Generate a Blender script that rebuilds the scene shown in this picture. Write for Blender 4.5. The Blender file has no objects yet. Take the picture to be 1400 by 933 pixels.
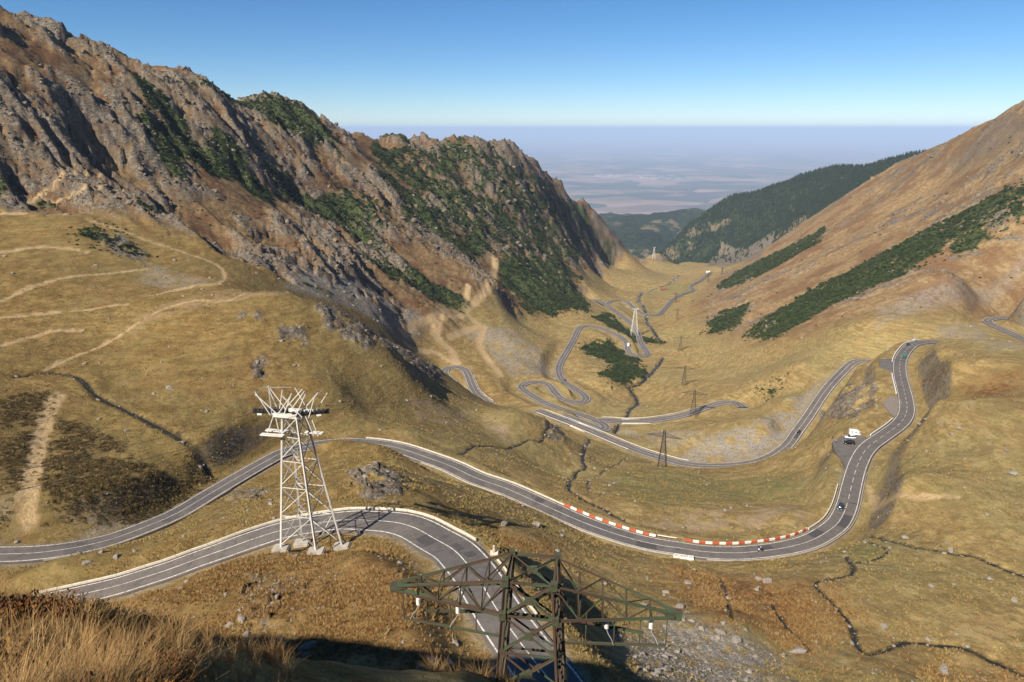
import bpy, bmesh, math, random
import numpy as np
from mathutils import Vector, Matrix
random.seed(4)
scene = bpy.context.scene
COL = scene.collection
# ------------------------------------------------------------------ camera, sky, sun, exposure
PITCH = 17.3
cam_data = bpy.data.cameras.new('camera'); cam_data.sensor_width = 36; cam_data.lens = 24.0
cam_data.clip_start = .05; cam_data.clip_end = 400000
cam = bpy.data.objects.new('camera', cam_data); COL.objects.link(cam)
cam.location = (0, 0, 0); cam.rotation_euler = (math.radians(90-PITCH), 0, 0)
scene.camera = cam
SUN_EL, SUN_AZ = 42.0, 220.0            # azimuth clockwise from +y
sd = Vector((math.sin(math.radians(SUN_AZ))*math.cos(math.radians(SUN_EL)), math.cos(math.radians(SUN_AZ))*math.cos(math.radians(SUN_EL)), math.sin(math.radians(SUN_EL))))
world = bpy.data.worlds.new('World'); scene.world = world; world.use_nodes = True
wn = world.node_tree.nodes; wl = world.node_tree.links; wn.clear()
sky = wn.new('ShaderNodeTexSky'); sky.sky_type = 'NISHITA'; sky.sun_disc = False
sky.sun_elevation = math.radians(SUN_EL); sky.sun_rotation = math.radians(SUN_AZ)
sky.altitude = 3000; sky.air_density = 1.0; sky.dust_density = 1.0; sky.ozone_density = 4.0
bg = wn.new('ShaderNodeBackground'); bg.inputs['Strength'].default_value = .068
wo = wn.new('ShaderNodeOutputWorld'); hs = wn.new('ShaderNodeHueSaturation'); hs.inputs['Saturation'].default_value = 1.22; wl.new(sky.outputs[0], hs.inputs['Color']); wl.new(hs.outputs[0], bg.inputs['Color']); wl.new(bg.outputs[0], wo.inputs['Surface'])
sun_data = bpy.data.lights.new('sun', 'SUN'); sun_data.energy = 4.9; sun_data.angle = math.radians(.53); sun_data.color = (1, .93, .82)
sun = bpy.data.objects.new('sun', sun_data); COL.objects.link(sun); sun.rotation_euler = (-sd).to_track_quat('-Z', 'Y').to_euler()
vs = scene.view_settings; vs.view_transform = 'Standard'; vs.look = 'None'; vs.exposure = .74; vs.gamma = 1; vs.use_curve_mapping = False
scene.cycles.max_bounces = 4; scene.cycles.diffuse_bounces = 2; scene.cycles.volume_bounces = 0; scene.cycles.transparent_max_bounces = 8
NAZ, NR1, NR2, NR3, NR4 = 760, 110, 50, 800, 90
# world coordinates in metres, the observer stands at the origin; x east, y down the valley, z up
LAND = [(8.2, 59.5, -65.0), (3.3, 71.8, -66.3), (-1.9, 83.3, -67.5), (-5.8, 94.5, -69.3), (-10.3, 103.6, -70.7), (-18.1, 112.8, -72.3), (-27.6, 118.3, -74.0), (-38.4, 120.6, -76.0), (-51.9, 118.4, -78.4), (-62.1, 114.8, -80.7), (-71.2, 112.5, -83.0), (-78.5, 111.1, -84.6), (-90.1, 110.5, -87.1), (-112.9, 111.1, -92.0), (-138.4, 137.8, -94.0), (-122.2, 140.4, -97.0), (-107.8, 145.7, -98.8), (-96.3, 159.1, -100.9), (-89.5, 179.2, -103.2), (-82.5, 204.1, -105.9), (-70.4, 221.3, -107.9), (-50.5, 225.9, -109.5), (-30.2, 218.2, -111.0), (-12.1, 206.7, -113.0), (6.6, 195.9, -115.0), (19.2, 187.3, -116.4), (32.1, 180.1, -117.6), (45.7, 175.7, -118.7), (56.2, 174.2, -119.5), (74.8, 176.7, -121.0), (94.0, 184.9, -122.5), (111.0, 201.4, -124.1), (120.3, 216.1, -125.1), (134.7, 240.1, -126.7), (146.1, 256.5, -127.8), (160.4, 271.6, -129.0), (186.8, 299.6, -131.8), (205.0, 330.3, -134.2), (225.3, 372.1, -137.0), (247.2, 410.8, -139.4), (277.1, 449.1, -142.0), (316.2, 469.3, -147.0), (494.8, 570.2, -160.0), (459.9, 566.9, -157.1), (438.5, 563.9, -155.3), (417.8, 559.9, -153.6), (401.4, 550.8, -152.0), (391.3, 541.3, -151.3), (386.1, 527.6, -150.5), (382.4, 507.2, -149.4), (377.8, 481.5, -148.0), (370.8, 444.3, -146.0), (280.4, 480.3, -167.0), (264.6, 493.0, -169.0), (248.3, 480.0, -171.5), (214.2, 439.8, -177.0), (179.6, 394.3, -183.0), (164.2, 375.0, -184.7), (135.8, 359.2, -187.0), (102.8, 366.3, -190.5), (81.9, 384.8, -192.3), (60.9, 412.2, -194.5), (32.0, 451.3, -198.0), (-17.2, 496.5, -206.0), (-23.3, 506.1, -205.6), (-29.1, 517.5, -205.1), (-33.2, 532.6, -204.5), (-37.1, 551.7, -203.8), (-40.5, 565.2, -203.3), (-45.5, 572.0, -203.0), (-52.3, 576.3, -203.5), (-57.9, 572.6, -203.9), (-59.4, 564.4, -204.4), (-56.3, 554.9, -205.0), (-50.4, 544.3, -205.7), (-39.8, 525.6, -207.0), (-28.2, 508.6, -208.5), (37.1, 456.5, -198.0), (55.5, 444.4, -200.6), (65.3, 440.1, -202.0), (61.9, 458.6, -203.5), (37.8, 487.3, -206.4), (14.0, 527.6, -209.7), (9.5, 553.4, -211.5), (23.1, 561.9, -212.7), (36.2, 543.2, -214.6), (48.9, 526.2, -216.4), (62.1, 533.1, -217.6), (55.2, 565.9, -219.8), (44.9, 611.2, -222.8), (57.6, 690.0, -227.1), (80.2, 794.3, -232.1), (106.6, 809.8, -234.2), (129.8, 777.5, -237.1), (131.4, 738.4, -240.0), (142.5, 720.7, -242.0), (154.4, 742.0, -243.8), (156.1, 794.8, -247.1), (162.9, 869.5, -251.5), (154.5, 968.5, -257.3), (135.0, 1065.4, -263.0), (148.4, 1042.4, -265.0), (157.7, 1070.5, -266.7), (172.6, 1088.2, -268.0), (186.9, 1079.7, -269.0), (193.8, 1043.2, -271.2), (205.8, 1014.6, -273.0), (226.3, 1020.6, -274.6), (247.5, 1073.1, -278.9), (280.2, 1161.5, -286.1), (302.8, 1208.0, -290.0), (328.0, 1250.3, -293.8), (349.6, 1285.3, -297.0), (363.5, 1355.6, -304.1), (406.0, 1446.4, -314.0), (442.8, 1538.9, -323.8), (486.4, 1643.9, -335.0), (61.9, 457.9, -203.5), (69.4, 458.8, -203.3), (83.9, 456.1, -203.0), (100.9, 456.1, -202.1), (122.6, 461.5, -201.0), (138.3, 469.9, -200.0), (152.5, 478.2, -199.0), (162.5, 480.4, -197.9), (169.2, 475.5, -197.0), (169.3, 463.0, -195.0), (-0.0, -1.2, -1.8), (-0.6, -1.0, -1.8), (-1.0, -0.6, -1.8), (-1.2, 0.0, -1.8), (-1.0, 0.6, -1.8), (-0.6, 1.0, -1.8), (0.0, 1.2, -1.8), (0.6, 1.0, -1.8), (1.0, 0.6, -1.8), (1.2, 0.0, -1.8), (1.0, -0.6, -1.8), (0.6, -1.0, -1.8), (0.0, -1.2, -1.8), (-4.5, 5.0, -4.0), (-3.2, 4.1, -3.6), (-2.4, 3.6, -3.5), (-1.8, 3.3, -3.5), (-3.0, 3.2, -3.1), (-2.2, 2.7, -2.8), (-5.9, 5.5, -4.2), (0.0, 3.0, -4.2), (2.5, 3.0, -4.6), (5.0, 3.0, -5.0), (-0.5, 7.7, -7.3), (2.5, 9.0, -11.5), (7.0, 9.0, -14.0), (-4.0, 8.5, -8.8), (0.8, 27.0, -33.0), (8.0, 25.0, -36.0), (-8.0, 24.0, -31.0), (15.0, 20.0, -34.0), (25.0, 25.0, -46.0), (0.0, 48.0, -55.0), (20.0, 48.0, -60.0), (40.0, 45.0, -64.0), (-22.0, 30.0, -28.0), (-25.0, 45.0, -44.0), (-45.0, 60.0, -66.0), (-9.0, 7.5, -7.5), (-14.0, 14.0, -19.0), (-24.0, 18.0, -17.0), (-16.0, 4.0, 1.0), (-30.0, 10.0, 4.0), (-42.0, 10.0, 7.5), (-51.0, 10.0, 8.5), (-60.0, 10.0, 8.5), (-70.0, 10.0, 10.5), (-80.0, 10.0, 12.5), (-92.0, 10.0, 14.0), (-107.0, 10.0, 16.0), (-122.0, 10.0, 19.0), (-152.0, 12.0, 27.0), (-40.0, 30.0, -26.0), (-60.0, 36.0, -36.0), (-90.0, 45.0, -46.0), (-130.0, 70.0, -62.0), (-60.0, 60.0, -66.0), (-100.0, 90.0, -86.0), (-40.0, -30.0, 8.0), (0.0, -30.0, 3.0), (40.0, -30.0, -8.0), (-100.0, -60.0, 26.0), (0.0, -120.0, 25.0), (120.0, -100.0, -20.0), (60.0, 0.0, -45.0), (110.0, 10.0, -68.0), (-200.0, -50.0, 40.0), (200.0, 0.0, -70.0), (0.0, -500.0, 60.0), (400.0, -300.0, 40.0), (-500.0, -300.0, 80.0), (-400.0, 50.0, 50.0), (-28.4, 89.9, -67.7), (-41.6, 80.5, -67.9), (-25.8, 70.2, -63.7), (-13.5, 74.6, -63.0), (-11.9, 64.0, -60.1), (-55.9, 98.4, -74.1), (-26.4, 96.5, -66.9), (-39.8, 99.5, -70.5), (-10.6, 84.0, -63.2), (-94.6, 118.1, -85.0), (-82.2, 122.1, -85.6), (-64.3, 131.3, -82.7), (-60.0, 141.4, -84.2), (-47.4, 140.1, -81.5), (-36.0, 150.6, -81.5), (-24.0, 142.4, -80.9), (-14.1, 145.8, -86.8), (0.0, 145.1, -92.4), (10.3, 137.8, -95.6), (-1.7, 136.8, -92.0), (-44.9, 163.7, -86.4), (-35.1, 164.3, -84.6), (-35.0, 182.5, -100.0), (25.4, 134.1, -100.9), (16.5, 106.2, -89.6), (20.4, 91.5, -83.0), (30.0, 90.6, -85.8), (38.1, 124.2, -99.0), (45.0, 116.6, -96.6), (54.2, 108.6, -98.5), (68.6, 135.8, -102.2), (79.3, 123.2, -102.1), (104.8, 138.3, -104.1), (136.5, 157.3, -106.9), (103.5, 112.7, -102.2), (128.6, 124.9, -103.5), (86.8, 109.8, -101.4), (67.0, 100.9, -96.4), (44.3, 95.2, -91.0), (107.9, 164.8, -109.7), (175.7, 180.5, -109.9), (84.9, 151.0, -107.0), (54.6, 144.8, -106.8), (126.1, 199.0, -107.7), (142.7, 199.0, -107.7), (176.3, 212.9, -106.8), (176.8, 254.4, -108.1), (213.8, 265.4, -106.2), (218.1, 325.7, -114.4), (268.1, 365.9, -119.8), (270.0, 341.0, -115.7), (248.6, 268.2, -114.0), (244.3, 380.2, -124.5), (368.6, 410.1, -129.4), (282.3, 405.8, -126.2), (354.9, 457.7, -144.5), (339.9, 498.9, -146.9), (181.1, 319.1, -135.6), (206.3, 361.0, -135.6), (166.3, 316.9, -142.7), (130.5, 260.8, -137.7), (122.9, 227.7, -126.3), (91.9, 216.5, -128.9), (97.7, 200.7, -122.3), (237.3, 426.9, -149.4), (235.6, 436.3, -152.7), (238.1, 416.5, -142.3), (235.7, 442.8, -158.8), (190.4, 367.3, -149.2), (165.5, 277.5, -117.9), (62.9, 206.9, -126.0), (43.7, 212.1, -126.2), (48.2, 268.9, -145.5), (81.7, 272.4, -151.1), (99.6, 276.9, -153.5), (119.6, 277.9, -150.4), (23.1, 241.1, -133.7), (0.0, 241.9, -124.5), (45.0, 315.9, -162.6), (13.7, 289.9, -145.4), (-14.7, 250.0, -122.1), (75.8, 310.4, -163.5), (136.3, 386.8, -184.0), (165.9, 395.0, -177.8), (114.4, 407.4, -188.6), (195.6, 435.9, -174.4), (86.3, 433.9, -200.8), (47.1, 401.4, -190.9), (222.9, 490.9, -172.5), (-39.3, 239.8, -111.0), (-19.9, 283.8, -131.4), (-26.6, 318.2, -138.4), (-17.0, 324.0, -143.4), (0.0, 323.2, -139.3), (18.1, 344.8, -153.9), (-34.3, 295.2, -128.4), (-4.0, 344.1, -146.2), (24.6, 349.4, -162.6), (-20.0, 430.0, -180.0), (15.0, 425.0, -192.0), (-45.0, 430.0, -165.0), (-61.1, 263.6, -112.0), (-64.3, 219.7, -101.7), (-42.8, 201.8, -98.6), (-79.5, 212.4, -98.3), (-95.1, 202.5, -96.3), (-111.4, 188.4, -94.5), (-114.9, 251.3, -94.4), (-136.6, 237.5, -95.0), (-93.2, 273.8, -96.2), (-72.0, 261.7, -101.5), (-68.1, 300.2, -105.5), (-53.0, 310.5, -112.8), (-114.6, 336.6, -79.5), (-134.0, 329.2, -79.6), (-155.6, 320.4, -81.1), (-170.4, 306.5, -85.3), (-180.3, 292.2, -90.8), (-93.2, 336.9, -88.7), (-76.1, 340.8, -99.6), (-58.2, 342.9, -116.4), (-44.2, 343.4, -134.8), (-120.0, 410.0, -112.0), (-80.0, 400.0, -130.0), (-60.0, 430.0, -150.0), (-150.0, 400.0, -96.0), (-50.0, 470.0, -170.0), (-129.0, 151.4, -92.2), (-122.1, 157.8, -91.8), (-106.1, 159.0, -94.7), (-93.7, 165.5, -94.0), (-153.8, 187.0, -89.0), (-136.9, 194.3, -92.4), (-174.0, 216.1, -86.4), (-168.4, 246.5, -89.6), (-202.0, 276.6, -87.3), (-228.8, 293.8, -82.4), (-197.6, 306.3, -85.9), (-258.8, 338.9, -72.1), (-221.0, 368.4, -78.3), (-187.3, 363.6, -83.4), (-169.3, 387.4, -84.5), (-307.5, 410.6, -60.5), (-261.0, 419.3, -66.3), (-230.4, 426.5, -76.6), (-174.4, 432.9, -89.7), (-162.9, 173.3, -82.4), (-246.0, 268.8, -78.5), (-316.3, 357.1, -64.2), (-330.0, 446.2, -46.9), (-289.3, 455.7, -50.3), (-364.3, 409.5, -30.4), (-166.1, 491.2, -104.4), (-144.6, 527.0, -123.8), (-113.8, 571.1, -150.4), (-70.7, 633.6, -185.1), (-91.5, 581.7, -183.6), (-29.1, 648.5, -204.6), (0.0, 773.1, -208.0), (-41.1, 606.3, -205.7), (0.0, 599.5, -210.6), (0.0, 658.0, -207.7), (55.3, 828.4, -232.4), (96.4, 972.8, -239.6), (38.6, 878.4, -206.4), (-16.9, 771.0, -181.2), (-205.7, 477.6, -80.6), (-348.8, 479.0, -25.8), (-321.4, 515.1, -27.7), (-278.6, 529.0, -50.1), (-233.6, 549.3, -69.2), (-186.4, 577.1, -97.4), (-142.5, 657.5, -125.3), (-79.3, 726.9, -154.6), (-367.5, 517.2, 12.9), (-347.1, 568.3, 8.7), (-310.7, 604.9, -8.4), (-270.0, 649.0, -34.9), (-225.0, 712.2, -67.5), (-167.1, 788.6, -91.1), (-92.1, 861.2, -126.9), (0.0, 955.3, -161.3), (-295.7, 724.0, 4.1), (-247.5, 798.1, -26.9), (-184.3, 885.9, -47.7), (-106.1, 1013.5, -75.1), (0.0, 1139.5, -107.9), (102.9, 1194.1, -201.6), (51.4, 1213.2, -140.2), (-578.6, 675.4, 150.9), (-531.4, 690.0, 130.5), (-480.0, 704.5, 109.9), (-456.0, 725.3, 92.4), (-443.6, 747.1, 78.2), (-409.5, 793.2, 75.0), (-370.1, 839.9, 56.9), (-328.5, 888.8, 29.0), (-320.6, 908.3, 40.9), (-295.6, 944.6, 39.9), (-263.3, 994.5, 15.3), (-225.0, 1044.1, -10.4), (-198.6, 1073.8, -16.0), (-179.1, 1092.1, -7.7), (-161.3, 1121.1, -15.6), (-146.0, 1138.8, -9.1), (-118.9, 1156.5, -19.5), (-75.2, 1221.6, -12.2), (-26.4, 1278.8, -30.4), (2.8, 1337.6, -26.6), (58.7, 1413.4, -69.0), (126.9, 1509.5, -130.5), (197.1, 1612.5, -203.3), (265.7, 1709.7, -261.0), (337.2, 1817.5, -318.6), (-744.9, 773.2, 35.3), (-1183.3, 1031.2, -249.3), (-639.4, 798.3, -1.0), (-1059.7, 1045.5, -273.8), (-606.0, 842.6, -34.7), (-1034.4, 1094.6, -312.8), (-541.7, 940.9, -62.5), (-994.2, 1207.0, -356.2), (-500.7, 1014.2, -84.3), (-975.6, 1293.5, -392.5), (-455.6, 1107.7, -118.5), (-962.8, 1406.0, -447.7), (-402.9, 1193.9, -158.0), (-941.2, 1510.6, -507.4), (-373.0, 1245.7, -162.9), (-931.4, 1574.1, -525.3), (-336.3, 1284.4, -170.7), (-909.5, 1621.6, -542.7), (-265.5, 1419.5, -196.7), (-896.1, 1790.4, -606.0), (-205.8, 1569.1, -252.9), (-903.3, 1979.3, -705.5), (-106.6, 1791.2, -414.5), (-907.5, 2262.3, -934.3), (-8.4, 2020.8, -558.9), (-919.7, 2556.9, -1150.4), (181.1, 1272.9, -284.9), (152.1, 1399.4, -282.1), (267.4, 1537.4, -309.9), (205.7, 1589.6, -276.9), (318.8, 1729.1, -333.3), (376.6, 1882.1, -346.4), (472.2, 2131.2, -387.5), (353.6, 1623.5, -336.2), (177.0, 1149.7, -276.7), (26.4, 218.3, -127.0), (24.6, 273.8, -150.0), (45.2, 383.7, -186.0), (72.7, 460.6, -212.0), (108.5, 552.8, -228.0), (111.1, 586.5, -231.0), (167.4, 718.7, -243.0), (186.7, 807.6, -252.0), (192.9, 937.0, -264.0), (212.5, 1061.8, -276.0), (222.7, 1162.5, -285.0), (258.9, 1261.4, -295.0), (344.4, 1451.7, -320.0), (411.5, 1657.0, -345.0), (86.4, 634.4, -222.9), (87.1, 586.1, -220.1), (51.3, 560.8, -210.6), (24.0, 522.4, -205.8), (13.7, 604.2, -212.3), (133.6, 465.2, -204.7), (153.6, 570.5, -219.8), (189.8, 731.9, -239.6), (195.0, 660.9, -232.2), (189.6, 553.3, -207.7), (225.0, 566.5, -199.0), (253.9, 758.4, -221.6), (245.1, 847.6, -237.8), (274.3, 614.4, -179.5), (292.0, 524.9, -147.3), (255.5, 503.7, -164.9), (356.8, 536.3, -144.3), (420.0, 546.5, -128.4), (385.7, 589.4, -125.3), (353.6, 646.2, -144.6), (342.9, 780.8, -183.5), (347.1, 1054.0, -247.7), (292.5, 1021.4, -251.6), (435.0, 1426.7, -295.5), (455.4, 1674.3, -341.2), (429.9, 1162.9, -234.4), (458.6, 1064.7, -179.7), (471.4, 881.3, -129.8), (488.6, 765.9, -96.6), (495.0, 665.2, -83.9), (600.0, 831.7, -19.8), (604.3, 965.3, -61.7), (600.0, 1139.5, -107.9), (570.0, 1336.2, -182.6), (546.4, 1490.2, -259.6), (486.9, 1403.0, -270.5), (543.2, 1923.0, -383.4), (505.2, 2025.5, -390.5), (548.6, 645.0, -81.3), (462.9, 527.0, -123.8), (675.0, 767.9, 111.6), (685.7, 862.3, 78.4), (682.5, 964.7, 37.0), (699.4, 1070.2, 6.1), (720.0, 1167.3, -18.6), (746.7, 1284.5, -45.9), (750.0, 1433.2, -106.3), (737.7, 1551.7, -163.1), (707.1, 1651.3, -246.8), (828.4, 902.9, -0.9), (851.0, 1007.8, -42.8), (859.8, 1120.6, -92.9), (891.2, 1239.0, -134.6), (925.7, 1348.3, -169.4), (969.5, 1480.6, -209.3), (992.6, 1646.8, -284.2), (995.4, 1778.5, -352.1), (976.6, 1888.4, -444.4), (1384.9, 2382.5, -85.2), (1312.5, 2525.3, -130.8), (1197.9, 2673.3, -160.1), (1099.3, 2764.1, -204.9), (916.1, 2895.0, -289.2), (763.4, 2863.2, -391.3), (645.0, 2781.7, -484.6), (918.8, 2453.5, -361.4), (739.3, 2281.3, -409.9), (668.6, 2376.7, -440.0), (1060.7, 2238.2, -212.0), (936.4, 2318.0, -292.2), (549.1, 2469.3, -478.7), (566.8, 2272.5, -438.1), (2600.0, 3600.0, -700.0), (1900.0, 3800.0, -900.0), (1300.0, 3800.0, -1000.0), (797.1, 6254.4, -768.7), (1028.6, 6462.2, -773.8), (1215.0, 6353.2, -787.5), (1082.7, 4742.7, -577.9), (1306.1, 4644.7, -556.2), (1182.9, 4635.9, -584.4), (829.3, 4306.2, -634.3), (780.0, 5232.3, -687.3), (835.7, 3887.0, -635.1), (600.0, 2500.0, -640.0), (430.0, 2700.0, -750.0), (500.0, 3300.0, -850.0), (-300.0, 3500.0, -700.0), (-1500.0, 3500.0, -400.0), (3500.0, 3500.0, -500.0), (-8693.3, 2329.4, -1500.0), (-7794.2, 4500.0, -1500.0), (-6364.0, 6364.0, -1500.0), (-4500.0, 7794.2, -1500.0), (-2329.4, 8693.3, -1500.0), (0.0, 9000.0, -1500.0), (2329.4, 8693.3, -1500.0), (4500.0, 7794.2, -1500.0), (6364.0, 6364.0, -1500.0), (7794.2, 4500.0, -1500.0), (8693.3, 2329.4, -1500.0), (-5629.2, 3250.0, -1250.0), (-4178.1, 4979.3, -1250.0), (-2223.1, 6108.0, -1250.0), (-566.5, 6475.3, -1250.0), (3728.2, 5324.5, -1250.0), (4979.3, 4178.1, -1250.0), (5891.0, 2747.0, -1250.0), (-42.8, 109.4, -74.0), (-35.6, 107.1, -73.1), (-31.9, 110.8, -74.5), (-40.7, 114.8, -76.4), (-1.1, 3.2, -3.8), (-0.5, 3.2, -3.9), (-1.5, 3.4, -3.7)]
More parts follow.
